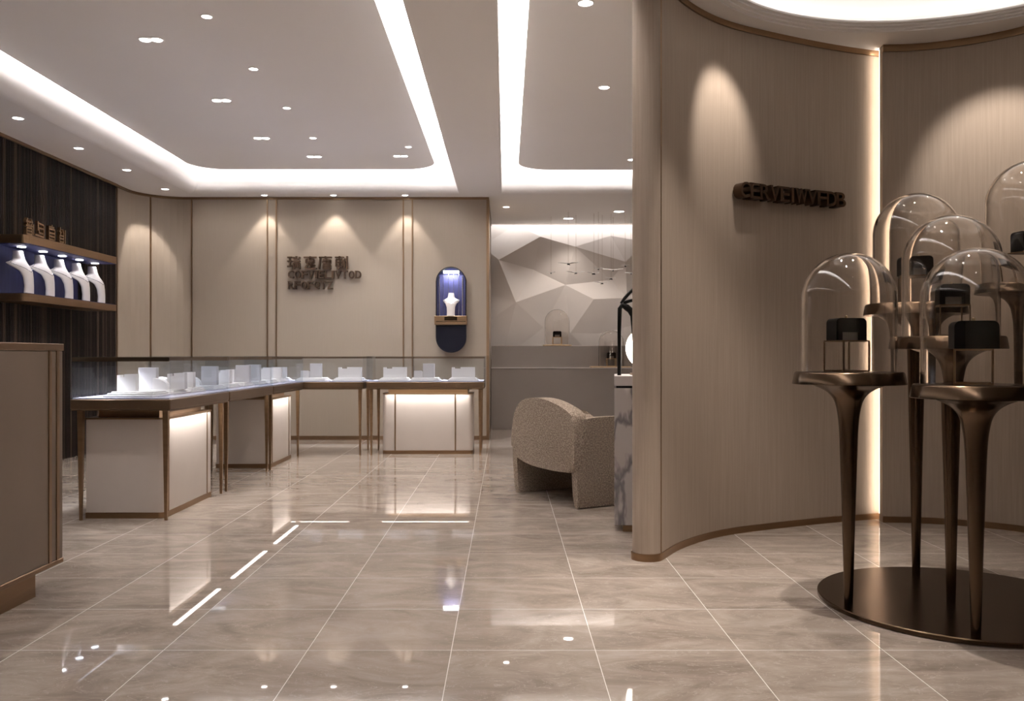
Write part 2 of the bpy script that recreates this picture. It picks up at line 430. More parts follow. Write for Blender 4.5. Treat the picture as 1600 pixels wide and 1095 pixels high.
def rrect(x0, x1, y0, y1, r, n=10):
    pts = []
    for cx, cy, a0 in ((x1-r, y1-r, 0), (x0+r, y1-r, 90), (x0+r, y0+r, 180), (x1-r, y0+r, 270)):
        for k in range(n+1):
            a = R(a0+90*k/n); pts.append((cx+r*math.cos(a), cy+r*math.sin(a)))
    return pts
b = bm_new(); prism(b, rrect(-3.97, -0.885, -1.5, 11.27, 0.42), 'z', ZI, ZI+0.05); struct('ceiling_panel_left', b, 'ceiling')
isl = [(0.16, -1.5), (0.30, -1.5), (0.30, 4.6)]+[tuple(p) for p in offset(DRUM, 0.43)]+[(3.25, 6.72), (4.0, 6.75), (4.0, 11.30)]+[(0.58+0.42*math.cos(R(90+9*k)), 10.88+0.42*math.sin(R(90+9*k))) for k in range(11)]
b = bm_new(); prism(b, isl, 'z', ZI, ZI+0.05); struct('ceiling_panel_right', b, 'ceiling')
# cove LED strips lying on the panels (area lamps facing up and out)
def cove(x0, y0, x1, y1, e, out):
    L = math.hypot(x1-x0, y1-y0); ang = math.atan2(y1-y0, x1-x0)
    o = light('cove_strip_light', 'AREA', ((x0+x1)/2, (y0+y1)/2, ZI+0.075), e*L, NEUT, None, (0, 0, 0), shape='RECTANGLE', size=L, size_y=0.04)
    d = Vector((out[0]*0.8, out[1]*0.8, 1.0)).normalized()
    o.rotation_euler = (-d).to_track_quat('Z', 'X').to_euler() if False else Matrix.Identity(3).to_euler()
    z = -d; x = Vector((math.cos(ang), math.sin(ang), 0)); yv = z.cross(x)
    m = Matrix((x, yv, z)).transposed()
    o.rotation_euler = m.to_euler()
CV = 25.0
cove(-3.90, -1.0, -3.90, 10.9, CV, (-1, 0)); cove(-3.6, 11.18, -1.2, 11.18, CV, (0, 1)); cove(-0.95, 10.9, -0.95, -1.0, CV*.6, (1, 0))
cove(0.23, -1.0, 0.23, 10.9, CV*.6, (-1, 0)); cove(0.5, 11.2, 3.8, 11.2, CV, (0, 1))
# slot light above the faceted wall
light('slot_strip_light', 'AREA', (1.2, 14.425, ZC+0.25), 11, NEUT, None, (R(6), 0, 0), shape='RECTANGLE', size=3.4, size_y=0.05)

# ------------------------------------------------------------------ curved drum wall with niche
in1 = DRUM
out1 = offset(in1, 0.165)
b = bm_new()
cap = []
p0, q0 = in1[0], out1[0]; cc = (p0+q0)/2; a0 = math.atan2(p0.y-cc.y, p0.x-cc.x)
for k in range(1, 16):
    a = a0-PI*k/16; cap.append(cc+Vector((math.cos(a), math.sin(a)))*0.0825)
prism(b, [tuple(p) for p in in1[::-1]]+[tuple(p) for p in cap]+[tuple(p) for p in out1], 'z', 0.0, ZC)
struct('wall_drum_left', b, 'drumwall', smooth=True)
def band(inner_path, d, z0, z1):
    bb = bm_new(); ribbon(bb, offset(inner_path, -d), inner_path, z0, z1); return bb
b = bm_new()
whole = in1[::-1]+cap+out1[:6]
io = offset(whole, 0.008)
ribbon(b, io, whole, 0.0, 0.042); struct('baseboard_drum', b, 'bronze', smooth=True)
b = band(in1, 0.012, ZC-0.065, ZC-0.028); struct('trim_3', b, 'bronze', smooth=True)
b = bm_new(); box(b, p0.x-0.005, p0.x+0.003, p0.y-0.004, p0.y+0.004, 0.043, ZC-0.03); struct('trim_4', b, 'bronze')
in2 = spline([(2.605, 6.05), (2.80, 6.035), (2.99, 5.98), (3.20, 5.87), (3.38, 5.71), (3.60, 5.42), (3.82, 4.95), (3.96, 4.4), (3.98, 3.9), (3.92, 3.4)], 7)
out2 = offset(in2, 0.06)
b = bm_new(); ribbon(b, in2, out2, 0, ZC); struct('wall_drum_right', b, 'drumwall', smooth=True)
b = band(in2, 0.008, 0, 0.042); struct('baseboard_drum_right', b, 'bronze', smooth=True)
b = band(in2, 0.012, ZC-0.075, ZC-0.028); struct('trim_5', b, 'bronze', smooth=True)
# drum ceiling, stepped rings
cx, cy = 2.40, 4.35
obd = [tuple(p) for p in offset(in1, 0.40)]+[(3.2, 6.68), (4.55, 6.6), (4.55, -2.2), (0.35, -2.2), (0.35, 4.5)]
def ray(a):
    best = 99; d = Vector((math.cos(a), math.sin(a)))
    for i in range(len(obd)):
        p = Vector(obd[i])-Vector((cx, cy)); q = Vector(obd[(i+1) % len(obd)])-Vector((cx, cy)); e = q-p
        den = d.x*e.y-d.y*e.x
        if abs(den) < 1e-9: continue
        t = (p.x*e.y-p.y*e.x)/den; s = (p.x*d.y-p.y*d.x)/den
        if t > 0 and -1e-6 <= s <= 1+1e-6: best = min(best, t)
    return best
n = 144; b = bm_new(); rings = []
ZD = ZC-0.028
prof = [(1.46, ZD), (1.46, ZD+0.010), (1.43, ZD+0.010), (1.43, ZD+0.020), (1.40, ZD+0.020), (1.40, ZD+0.030), (1.37, ZD+0.030), (1.37, ZD+0.042), (1.51, ZD+0.044), (1.53, ZD+0.12)]
for k in range(1, 8):
    t = k/7; prof.append((1.53*math.cos(t*PI/2), ZD+0.12+0.30*math.sin(t*PI/2)))
def ring(rf, z): return [b.verts.new((cx+rf(2*PI*k/n)*math.cos(2*PI*k/n), cy+rf(2*PI*k/n)*math.sin(2*PI*k/n), z)) for k in range(n)]
rings = [ring(ray, ZT-0.005), ring(ray, ZD)]+[ring(lambda a, r=r: max(r, .001), z) for r, z in prof]
for a, c_ in zip(rings, rings[1:]):
    for k in range(n): b.faces.new((a[k], a[(k+1) % n], c_[(k+1) % n], c_[k]))
struct('ceiling_drum', b, 'ceiling', smooth=True)
b = bm_new(); lathe(b, [(1.43, ZD+0.046), (1.46, ZD+0.046), (1.46, ZD+0.054), (1.43, ZD+0.054)], 96, (cx, cy), 0, True); struct('added_glow_ring', b, 'addedglow')  # unseen glowing ring, added to brighten the drum ceiling from behind the lip
# LED slot between the two drum walls
b = bm_new(); box(b, 2.612, 2.628, 6.113, 6.119, 0.05, ZD-0.01)
o = obj('led_profile', b, 'slot'); tag(o, 'tall glowing vertical light strip in the joint of the curved walls', 'light strip')
light('slot_light', 'AREA', (2.66, 6.135, 1.65), 22, WARM, None, (R(-90), 0, R(35)), shape='RECTANGLE', size=0.02, size_y=3.2)

# ------------------------------------------------------------------ downlights
def downlight_mesh(root, r, mat='lamp'):
    b = bm_new(); lathe(b, [(r*1.25, 0.0), (r*1.25, -0.006), (r, -0.006), (r*0.96, 0.004), (r*1.25, 0.0)], 24); obj('trim_ring', b, 'ceiling', root, True)
    b = bm_new(); lathe(b, [(0, -0.002), (r*0.97, -0.002), (r*0.97, 0.003), (0, 0.003)], 24); obj('lens', b, mat, root)
dl0 = None
def downlight(px, py, zc, r, e, ang, label, group, X=None, Y=None, blend=0.6, col=WARM, tilt=(0, 0, 0)):
    global dl0
    if Y is None: Y = F*(zc-EYE)/(VY-py); X = P(px, Y)
    t = thing('downlight', label, 'ceiling light', (X, Y, zc-0.001), 0, group)
    downlight_mesh(t, r)
    if e > 0: light('spot', 'SPOT', (0, 0, -0.02), e, col, t, tilt, spot_size=R(ang), spot_blend=blend, shadow_soft_size=0.03)
    return t
def twin(px, py, zc, e, label, group, Y=None, X=None, ang=125):
    if Y is None: Y = F*(zc-EYE)/(VY-py); X = P(px, Y)
    t = thing('twin_downlight', label, 'ceiling light', (X, Y, zc-0.001), 0, group)
    b = bm_new(); prism(b, rrect(-0.095, 0.095, -0.05, 0.05, 0.045, 6), 'z', -0.006, -0.0005); obj('housing', b, 'ceiling', t)
    for s in (-1, 1):
        b = bm_new(); lathe(b, [(0, -0.009), (0.038, -0.009), (0.038, -0.003), (0, -0.003)], 20, (s*0.044, 0)); obj('lens', b, 'lamp', t)
    light('spot', 'SPOT', (0, 0, -0.02), e, NEUT, t, (0, 0, 0), spot_size=R(ang), spot_blend=0.55, shadow_soft_size=0.045)
gt = 'twin downlights in the left ceiling panel'
for i, (px, py, lb) in enumerate([(236, 61, 'large twin downlight nearest the camera in the left ceiling panel'),
        (346, 156, 'twin downlight second from the camera in the left ceiling panel'),
        (409, 215, 'twin downlight third from the camera in the left ceiling panel'),
        (491, 244, 'twin downlight near the back edge of the left ceiling panel, left of the other'),
        (626, 243, 'twin downlight at the right rear corner of the left ceiling panel')]):
    twin(px, py, ZI, SPOT*1.0, lb, gt)
for Y in (3.4, 5.0): twin(0, 0, ZI, SPOT*1.0, 'twin downlight above the tall cabinet at the front left, %s' % ('closer to it' if Y > 4 else 'nearer the entrance'), gt, Y, -2.68, 96)
gs = 'small single downlights in the left ceiling panel'
for px, py, lb in [(323, 25, 'small single downlight nearest the camera in the left ceiling panel'), (396, 107, 'small single downlight second from the camera in the left ceiling panel'),
        (448, 168, 'small single downlight third from the camera in the left ceiling panel'), (489, 215, 'small single downlight fourth from the camera in the left ceiling panel'),
        (638, 229, 'small single downlight at the right rear corner of the left ceiling panel')]:
    downlight(px, py, ZI, 0.035, SPOT*0.45, 60, lb, gs)
gr = 'downlights in the right ceiling panel'
downlight(915, 4, ZI, 0.05, SPOT*1.2, 100, 'downlight nearest the camera in the right ceiling panel', gr)
downlight(944, 136, ZI, 0.045, SPOT*1.2, 100, 'downlight in the middle of the right ceiling panel', gr)
downlight(987, 249, ZI, 0.045, SPOT*1.0, 100, 'downlight half hidden by the curved wall in the right ceiling panel', gr)
gl = 'downlights along the left soffit above the fluted wall'
for px, py, lb in [(28, 184, 'soffit downlight nearest the camera above the fluted wood wall'), (123, 231, 'soffit downlight second from the camera above the fluted wood wall'),
        (198, 265, 'soffit downlight third from the camera above the fluted wood wall'), (258, 295, 'soffit downlight at the rounded back left corner')]:
    if px == 258: downlight(px, py, ZC, 0.045, SPOT*0.6, 56, lb, gl, blend=0.4, tilt=(R(14), R(22), 0))
    else: downlight(px, py, ZC, 0.045, SPOT*0.5, 75, lb, gl)
gb = 'wall-washing downlights along the back wall'
for px, lb in [(413, 'leftmost wall-washing downlight above the back wall'), (521, 'middle wall-washing downlight above the bronze lettering'), (633, 'rightmost wall-washing downlight above the back wall')]:
    downlight(0, 0, ZC, 0.04, SPOT*0.46, 72, lb, gb, P(px, 11.83), 11.83, 0.35)
gc = 'round downlights above the back counter'
downlight(791, 323, ZC, 0.045, SPOT*0.55, 120, 'small round downlight by the end of the back wall', gc)
downlight(888, 341, ZC, 0.075, SPOT*0.55, 120, 'large round downlight in front of the faceted wall, above the hanging birds', gc)
downlight(967, 330, ZC, 0.075, SPOT*0.55, 120, 'large round downlight beside the curved wall above the hanging birds', gc)
gd = 'wall-washing downlights in the drum ceiling'
downlight(0, 0, ZD, 0.04, SPOT*0.62, 50, 'wall-washing downlight above the curved lettering', gd, 1.62, 5.19, 0.75, tilt=(R(28), R(22), 0))
downlight(0, 0, ZD, 0.04, SPOT*0.8, 56, 'wall-washing downlight above the right curved wall', gd, 2.88, 5.19, 0.7, tilt=(R(33), R(-22), 0))
downlight(0, 0, ZD+0.40, 0.05, SPOT*1.2, 70, 'unseen downlight added in the middle of the drum ceiling above the pedestals', gd, 2.0, 4.45)  # unseen lamp added to brighten the floor around the pedestals
downlight(0, 0, ZD, 0.05, SPOT*2.9, 60, 'unseen downlight added in front of the drum niche above the open floor', gd, 1.35, 3.75)  # added out of view to lift the floor before the niche
downlight(0, 0, ZD+0.30, 0.05, SPOT*2.0, 54, 'unseen downlight added at the left of the drum ceiling above the bare floor', gd, 1.45, 4.72)  # second added lamp, fills the floor left of the round base
downlight(0, 0, ZD, 0.05, SPOT*0.12, 70, 'unseen downlight added in front of the drum niche nearest the entrance', gd, 1.3, 2.4)  # weak unseen fill added over the front floor

# ------------------------------------------------------------------ lettering
def text_mesh(ch, size, depth, off=0.0):
    cu = bpy.data.curves.new('t', 'FONT'); cu.body = ch; cu.size = size; cu.extrude = depth/2; cu.offset = off
    cu.align_x = 'CENTER'; cu.resolution_u = 4
    o = bpy.data.objects.new('t', cu); C.objects.link(o)
    bpy.context.view_layer.update()
    me = bpy.data.meshes.new_from_object(o.evaluated_get(bpy.context.evaluated_depsgraph_get()))
    bpy.data.objects.remove(o); bpy.data.curves.remove(cu)
    return me
def letter(ch, parent, width, height, depth, loc, yaw, mat='signbronze'):
    me = text_mesh(ch, 1.0, 0.1, 0.012)
    xs = [v.co.x for v in me.vertices]; ys = [v.co.y for v in me.vertices]
    x0, x1, y0, y1 = min(xs), max(xs), min(ys), max(ys)
    w_ = width*(0.45 if ch == 'I' else 1)
    for v in me.vertices:
        v.co = ((v.co.x-(x0+x1)/2)/max(x1-x0, 1e-6)*w_, -(v.co.z/0.1)*-depth, (v.co.y-y0)/(y1-y0)*height)
    # serifs: thin slabs at head and foot of straight-stemmed letters
    me.materials.clear(); me.materials.append(M[mat])
    bm = bmesh.new(); bm.from_mesh(me)
    hw = w_/2; sh = height*0.10; sw = width*0.28
    ser = {'F': [(-hw, 0), (-hw, 1)], 'E': [(-hw, 0), (-hw, 1)], 'R': [(-hw, 0), (-hw, 1), (hw, 0)], 'T': [(0, 0)], 'I': [(0, 0), (0, 1)], 'V': [(-hw, 1), (hw, 1)],
           'W': [(-hw, 1), (hw, 1)], 'L': [(-hw, 0), (-hw, 1)], 'D': [(-hw, 0), (-hw, 1)], 'B': [(-hw, 0), (-hw, 1)], 'P': [(-hw, 0), (-hw, 1)], 'N': [(-hw, 1), (-hw, 0), (hw, 1)], 'X': [(-hw, 0), (hw, 0), (-hw, 1), (hw, 1)]}.get(ch, [])
    for sx, top in ser:
        cx_ = sx+(0.10*width if sx < 0 else (-0.10*width if sx > 0 else 0))
        z0 = height-sh if top else 0
        box(bm, cx_-sw/2, cx_+sw/2, -depth/2, depth/2, z0, z0+sh)
    bmesh.ops.recalc_face_normals(bm, faces=bm.faces[:])
    bm.to_mesh(me); bm.free()
    o = bpy.data.objects.new('letter', me); C.objects.link(o); o.parent = parent; o.location = loc; o.rotation_euler = (0, 0, yaw)
    return o
# glyph strokes on a 10 x 10 grid: (x0, y0, x1, y1, thickness)
GL = {
 'a': [(0, 9, 4, 9), (0, 6, 4, 6), (0, 2, 4, 2.4), (2, 9, 2, 2), (7, 10, 7, 7.6), (5, 9.4, 5, 7.6), (9.4, 9.4, 9.4, 7.6), (5, 7.6, 9.4, 7.6), (4.6, 6, 10, 6), (5, 4.6, 5, 0), (9.6, 4.6, 9.6, 0), (5, 4.6, 9.6, 4.6), (6.6, 4.6, 6.6, 1), (8, 4.6, 8, 1)],
 'b': [(0, 9, 10, 9), (5, 10, 5, 7), (2, 7.4, 8, 7.4), (2, 7.4, 2, 4.6), (8, 7.4, 8, 4.6), (2, 6, 8, 6), (2, 4.6, 8, 4.6), (4, 4.6, 1, 0.4), (6, 4.4, 7.5, 2.4), (3, 2.8, 9, 2.8), (2, 0.3, 10, 0.3), (5.5, 4, 5.5, .4)],
 'c': [(0, 9, 10, 9), (5, 10, 5, 8), (1.4, 9, 0, 0), (3, 7, 9, 7), (6, 8, 6, 4), (2.6, 5.4, 9.6, 5.4), (9, 7, 9, 4.2), (3.4, 4, 9, 4), (3.6, 3, 3.6, 0), (9, 3, 9, 0), (3.6, 3, 9, 3), (3.6, 1.6, 9, 1.6), (3.6, 0.2, 9, 0.2)],
 'd': [(0, 9, 7, 9), (3.6, 10, 3.6, 8), (1, 7.4, 1, 2), (6, 7.4, 6, 2), (1, 7.4, 6, 7.4), (1, 5, 6, 5), (1, 2.2, 6, 2.2), (3.6, 7.4, 3.6, 2), (7.4, 8, 7.4, 1), (7.4, 7.6, 9.4, 7.6), (9.4, 10, 9.4, 0), (7.4, 4.8, 9.4, 4.8), (4, 2, 2, 0)],
 'e': [(2, 10, 1, 7.6), (7, 10, 8, 7.6), (0, 8, 4, 8), (5, 8, 9, 8), (4.5, 8.6, 4.5, 5), (0, 5.4, 9, 5.4), (1, 7, 3.4, 5.6), (8, 7, 6, 5.6), (1, 4, 1, 0), (8, 4, 8, 0), (1, 4, 8, 4), (1, 2.2, 8, 2.2), (1, 0.3, 8, 0.3), (10, 7, 10, 0)],
 'f': [(1, 10, 1, 4), (0, 9, 9, 8), (2, 5.6, 9, 5.6), (9, 8.2, 9, 0), (2.4, 5.6, 2.4, 2.6), (2.4, 2.6, 8, 2.6), (-3, 1, 9, 0.4)],
 'g': [(5, 10, 5, 8), (0, 8.4, 8, 8.4), (0.6, 8.4, 0.6, 0), (9, 7, 9, 0), (0.6, 7, 9, 7), (1, 4.6, 9, 4.6), (1, 2.4, 8, 2.4), (1, 0.4, 8, 0.4)],
 'h': [(1.4, 10, 1.4, 5), (0, 7.6, 3, 6.4), (5, 9, 6.4, 6), (6.4, 7, 6.4, 0), (0.6, 5, 0.6, 0), (0.6, 4.6, 6, 4.6), (0.6, 2.6, 6, 2.6), (0.6, 0.4, 6, 0.4), (9, 9, 9, 0)]}
def glyph(key, parent, size, depth, loc, yaw, mat, th=0.105):
    b = bm_new(); s = size/10
    for x0, y0, x1, y1 in GL[key]:
        obox(b, ((x0-5)*s, 0, y0*s+th*size/2), ((x1-5)*s, 0, y1*s+th*size/2), (0, 1, 0), th*size, depth)
    o = obj('character', b, mat, parent, loc=loc, rotz=yaw); return o
sg = thing('wall_sign', 'two-line bronze lettering with four characters above it on the beige back wall', 'sign', (P(451, 12), 11.985, 1.15+(556-452)/F*12))
k = 12/F
for key, x0, x1 in (('a', 451, 470), ('b', 477, 495), ('c', 500.5, 518.5), ('d', 525, 544)):
    glyph(key, sg, 20.0*k, 0.05, (((x0+x1)/2-451)*k, -0.03, (452-422)*k), 0, 'signbronze', 0.12)
def line(txt, x0, x1, ybot, h):
    ws = [0.5 if c in 'I' else (0.35 if c == ' ' else 1) for c in txt]; unit = (x1-x0)/sum(ws); x = x0
    for c, w_ in zip(txt, ws):
        if c != ' ': letter(c, sg, unit*0.86*k, h*k, 0.05, ((x+unit*w_/2-451)*k, -0.03, (452-ybot)*k), 0)
        x += unit*w_
line('COFVIELIVTOD', 451, 566, 435.5, 12); line('RFOFQTZ', 451, 522, 452, 12)
ds = thing('curved_wall_sign', 'dark bronze capital letters following the curved wall beside the pedestals', 'sign', (1.42, 5.62, 2.165))
arc = [p for p in in1]
def on_arc(X):
    for a, c_ in zip(arc, arc[1:]):
        if a.x <= X <= c_.x:
            t = (X-a.x)/(c_.x-a.x); d = (c_-a).normalized(); return a.lerp(c_, t), d
txt = 'CERVEIWVFDB'; ws = [0.55 if c == 'I' else (1.25 if c == 'W' else 1) for c in txt]; tot = sum(ws); u = 0
for c, w_ in zip(txt, ws):
    X = 1.455+(2.30-1.455)*(u+w_/2)/tot; u += w_
    p, d = on_arc(X); nrm = Vector((d.y, -d.x)); q = p+nrm*0.045
    letter(c, ds, 0.082*w_, 0.100, 0.07, (q.x-1.42, q.y-5.62, 0), math.atan2(d.y, d.x))

# ------------------------------------------------------------------ necklace bust
def bust_surface(z, th, s=1.0):
    """front faces +x; th 0 = front, pi = back"""
    prof = [(0, .075, .030, .030, .062, 0), (.08, .072, .030, .028, .064, 0), (.16, .078, .034, .028, .058, .004), (.22, .100, .040, .026, .044, .015),
            (.255, .132, .046, .026, .022, .04), (.283, .152, .048, .028, .003, .065), (.300, .150, .048, .034, -.010, .070), (.318, .105, .052, .044, -.022, .035),
            (.336, .070, .056, .052, -.033, .01), (.36, .062, .053, .051, -.040, 0), (.425, .050, .043, .043, -.048, 0)]
    for a, c_ in zip(prof, prof[1:]):
        if z <= c_[0]+1e-9:
            t = (z-a[0])/(c_[0]-a[0]); t = t*t*(3-2*t) if False else t
            v = [a[i]+(c_[i]-a[i])*t for i in range(6)]; break
    _, w_, df, db, xc, curl = v
    y = w_*math.sin(th); cxx = math.cos(th)
    x = xc+(df if cxx > 0 else db)*cxx-curl*math.sin(th)**2
    return Vector((x*s, y*s, z*s))
def bust(name, label, group, loc, yaw, s=1.0, base=False):
    t = thing(name, label, 'necklace bust', loc, yaw, group)
    b = bm_new(); rings = []; n = 32
    zs = [0.425*k/34 for k in range(35)]
    for z in zs: rings.append([b.verts.new(bust_surface(z, 2*PI*k/n, s)) for k in range(n)])
    for a, c_ in zip(rings, rings[1:]):
        for k in range(n): b.faces.new((a[k], a[(k+1) % n], c_[(k+1) % n], c_[k]))
    b.faces.new(rings[0][::-1]); b.faces.new(rings[-1])
    bd = obj('body', b, 'bust', t, True, flat_angle=60)
    b = bm_new(); pts = []
    for k in range(-12, 13):
        u_ = k/12; z = 0.215+0.105*abs(u_)**1.1; th = u_*1.35
        p = bust_surface(z, th, s); q = bust_surface(z, th, s*1.0)
        pts.append(p+Vector((math.cos(th), math.sin(th), 0))*0.0015)
    tube(b, pts, 0.0022*s, 6); obj('necklace', b, 'silver', bd, True)
    return t

# ------------------------------------------------------------------ wall shelf on fluted wall
XS = -4.58; Ys0, Ys1 = 8.37, 10.30; WX = XW+0.004
def shelf_outline(): 
    r = 0.06; pts = [(WX, Ys0), (XS-r, Ys0)]
    for k in range(1, 7): a = -PI/2+PI/2*k/6; pts.append((XS-r+r*math.cos(a), Ys0+r+r*math.sin(a)))
    pts += [(XS, Ys1), (WX, Ys1)]; return pts
ws = thing('wall_shelf', 'bronze two-tier lit wall shelf on the dark fluted wall', 'shelf', (0, 0, 0))
b = bm_new(); prism(b, shelf_outline(), 'z', 2.233, 2.313); cpy = obj('canopy', b, 'bronze', ws)
b = bm_new(); box(b, WX+0.01, XS-0.01, Ys0+0.02, Ys1-0.01, 2.226, 2.2325); obj('canopy_lining', b, 'navy', cpy)
b = bm_new(); prism(b, shelf_outline(), 'z', 1.675, 1.750); obj('shelf_board', b, 'bronze', ws)
b = bm_new(); box(b, WX+0.01, XS-0.008, Ys0+0.02, Ys1-0.01, 1.7505, 1.755); obj('shelf_lining', b, 'navy', ws)
b = bm_new(); box(b, WX, WX+0.012, Ys0, 10.06, 1.7555, 2.2255); obj('back_panel', b, 'navy', ws)
names = ['nearest the camera', 'second from the camera', 'in the middle of the row', 'second from the far end', 'at the far end of the row']
YB = [8.60, 9.0, 9.39, 9.77, 10.14]
for i, yb in enumerate(YB):
    bust('necklace_bust', 'white necklace bust %s on the lit wall shelf' % names[i], 'necklace busts on the wall shelf', (-4.745, yb, 1.756), 0, 1.0)
    b = bm_new(); lathe(b, [(0, 0), (0.04, 0), (0.04, 0.008), (0, 0.008)], 20); l = obj('spot_lens', b, 'ledcool', cpy, loc=(-4.755, yb, 2.217))
    light('shelf_spot', 'SPOT', (-4.745, yb, 2.205), 2.6, (0.95, 0.95, 1), ws, (0, R(6), 0), spot_size=R(150), spot_blend=0.7, shadow_soft_size=0.035)
gs_ = thing('shelf_sign', 'four small bronze characters standing on the canopy of the wall shelf', 'sign', (XS-0.03, 8.55, 2.3135), PI/2)
for key, px in (('e', 44.5), ('f', 62), ('g', 79.5), ('h', 96)):
    yy = (XS-0.03)*F/(px-VX)
    glyph(key, gs_, 0.155, 0.03, (yy-8.55, 0, 0), 0, 'bronze', 0.11).scale = (0.85, 1, 1)

# ------------------------------------------------------------------ tall cabinet front left
cb = thing('tall_cabinet', 'tall taupe leather cabinet with bronze edges, cut off by the left edge', 'cabinet', (-2.19, 2.9, 0))
b = bm_new(); box(b, -0.78, 0, -1.4, 1.43, 0.155, 1.175, 0.004, 1); obj('body', b, 'taupe', cb)
b = bm_new(); box(b, -0.785, 0.004, -1.405, 1.435, 1.1755, 1.21, 0.003, 1); obj('top_edge', b, 'trim', cb)
b = bm_new(); box(b, -0.783, 0.003, -1.403, 1.433, 0.132, 0.1545, 0.003, 1); obj('bottom_edge', b, 'trim', cb)
b = bm_new(); box(b, -0.74, -0.055, -1.35, 1.28, 0.0, 0.1315); obj('plinth', b, 'bronze', cb)
for px in (77.5, 89.5):
    yy = 2.19*F/(VX-px)-2.9
    b = bm_new(); box(b, -0.001, 0.005, yy-0.012, yy+0.012, 0.156, 1.175); obj('trim_strip', b, 'trim', cb)

# ------------------------------------------------------------------ display cases
ZD0, ZD1, ZG = 0.770, 0.848, 1.142
def leg_bm(x, y, dx, dy):
    b = bm_new(); 
    top = 0.019; bot = 0.009
    for s in (0,):
        vs = []
        for z, r in ((ZD0-0.001, top), (0.0, bot)):
            vs.append([b.verts.new((x+dx*r*a*1.0-dx*(0 if z > 0.1 else 0), y+dy*r*c_, z)) for a, c_ in ((-1, -1), (1, -1), (1, 1), (-1, 1))])
        for k in range(4): b.faces.new((vs[0][k], vs[0][(k+1) % 4], vs[1][(k+1) % 4], vs[1][k]))
        b.faces.new(vs[0]); b.faces.new(vs[1][::-1])
    return b
def case(x0, x1, y0, y1, label, front, base=None, hide=()):
    """front: 'x' customers stand at +x, 'y' customers stand at -y"""
    t = thing('display_case', label, 'display case', ((x0+x1)/2, (y0+y1)/2, 0), 0, 'glass jewellery cases in the L-shaped run')
    cx_, cy_ = (x0+x1)/2, (y0+y1)/2; X0_, X1_, Y0_, Y1_ = x0-cx_, x1-cx_, y0-cy_, y1-cy_
    b = bm_new(); box(b, X0_, X1_, Y0_, Y1_, ZD0+0.008, ZD1, 0.004, 1); dk_ = obj('deck_frame', b, 'deckbronze', t)
    b = bm_new(); box(b, X0_+0.006, X1_-0.006, Y0_+0.006, Y1_-0.006, ZD0, ZD0+0.0075); box(b, X1_-.010, X1_-.006, Y0_+.02, Y1_-.02, ZD0-.007, ZD0) if front == 'x' else box(b, X0_+.02, X1_-.02, Y0_+.006, Y0_+.010, ZD0-.007, ZD0); obj('deck_lip', b, 'deckbronze', dk_)
    b = bm_new(); box(b, X0_+0.012, X1_-0.012, Y0_+0.012, Y1_-0.012, ZD1+0.0005, ZD1+0.010); obj('deck_lining', b, 'deck', t)
    g = 0.006; zb = ZD1+0.001
    for (a0_, a1_, b0_, b1_) in ((X0_+.002, X1_-.002, Y0_+.002, Y0_+.002+g), (X0_+.002, X1_-.002, Y1_-.002-g, Y1_-.002), (X0_+.002, X0_+.002+g, Y0_+.0085, Y1_-.0085), (X1_-.002-g, X1_-.002, Y0_+.0085, Y1_-.0085)):
        b = bm_new(); box(b, a0_, a1_, b0_, b1_, zb, ZG-0.0005); obj('glass_pane', b, 'pane', t)
    b = bm_new(); box(b, X0_+.002, X1_-.002, Y0_+.002, Y1_-.002, ZG, ZG+0.007); obj('glass_top', b, 'pane', t)
    # rear service rail and end rails
    b = bm_new(); rail = 0.030
    if front == 'x':
        prism(b, [(X0_+.010, ZG-.001), (X0_+.010, ZG-rail), (X0_+.014, ZG-rail), (X0_+.014, ZG-.005), (X0_+.056, ZG-.005), (X0_+.056, ZG-rail), (X0_+.060, ZG-rail), (X0_+.060, ZG-.001)], 'y', Y0_+.014, Y1_-.014)
        box(b, X0_+.010, X1_-.010, Y0_+.0092, Y0_+.0135, ZG-rail, ZG-.001); box(b, X0_+.010, X1_-.010, Y1_-.0135, Y1_-.0092, ZG-rail, ZG-.001)
        rl = obj('light_rail', b, 'deckbronze', t)
        b = bm_new(); box(b, X0_+0.020, X0_+0.050, Y0_+0.03, Y1_-0.03, ZG-0.012, ZG-0.006); obj('light_bar', b, 'ledcase', rl)
        light('case_light', 'AREA', (X0_+0.085, 0, ZG-0.012), CASEW, (0.94, 0.95, 1), t, (0, R(-12), 0), shape='RECTANGLE', size=0.03, size_y=(y1-y0)-0.12, spread=R(98))
    else:
        rail = 0.022; prism(b, [(Y1_-.010, ZG-.001), (Y1_-.010, ZG-rail), (Y1_-.014, ZG-rail), (Y1_-.014, ZG-.005), (Y1_-.056, ZG-.005), (Y1_-.056, ZG-rail), (Y1_-.060, ZG-rail), (Y1_-.060, ZG-.001)], 'x', X0_+.010, X1_-.010)
        rl = obj('light_rail', b, 'deckbronze', t)
        b = bm_new(); box(b, X0_+0.03, X1_-0.03, Y1_-0.050, Y1_-0.020, ZG-0.012, ZG-0.006); obj('light_bar', b, 'ledcase', rl)
        light('case_light', 'AREA', (0, Y1_-0.085, ZG-0.012), CASEW, (0.94, 0.95, 1), t, (R(-12), 0, 0), shape='RECTANGLE', size=(x1-x0)-0.12, size_y=0.03, spread=R(98))
    for lx, dx in ((X0_+0.05, 1), (X1_-0.05, 1)):
        for ly, dy in ((Y0_+0.055, 1), (Y1_-0.055, 1)):
            if (dx and (lx, ly)) in hide: continue
            obj('leg', leg_bm(lx, ly, dx, dy), 'bronze', t)
    # LED strip under the front edge
    b = bm_new()
    if front == 'x': box(b, X1_-0.052, X1_-0.012, Y0_+0.18, Y1_-0.16, ZD0-0.0035, ZD0-0.0005)
    else: box(b, X0_+0.18, X1_-0.18, Y0_+0.012, Y0_+0.045, ZD0-0.0035, ZD0-0.0005)
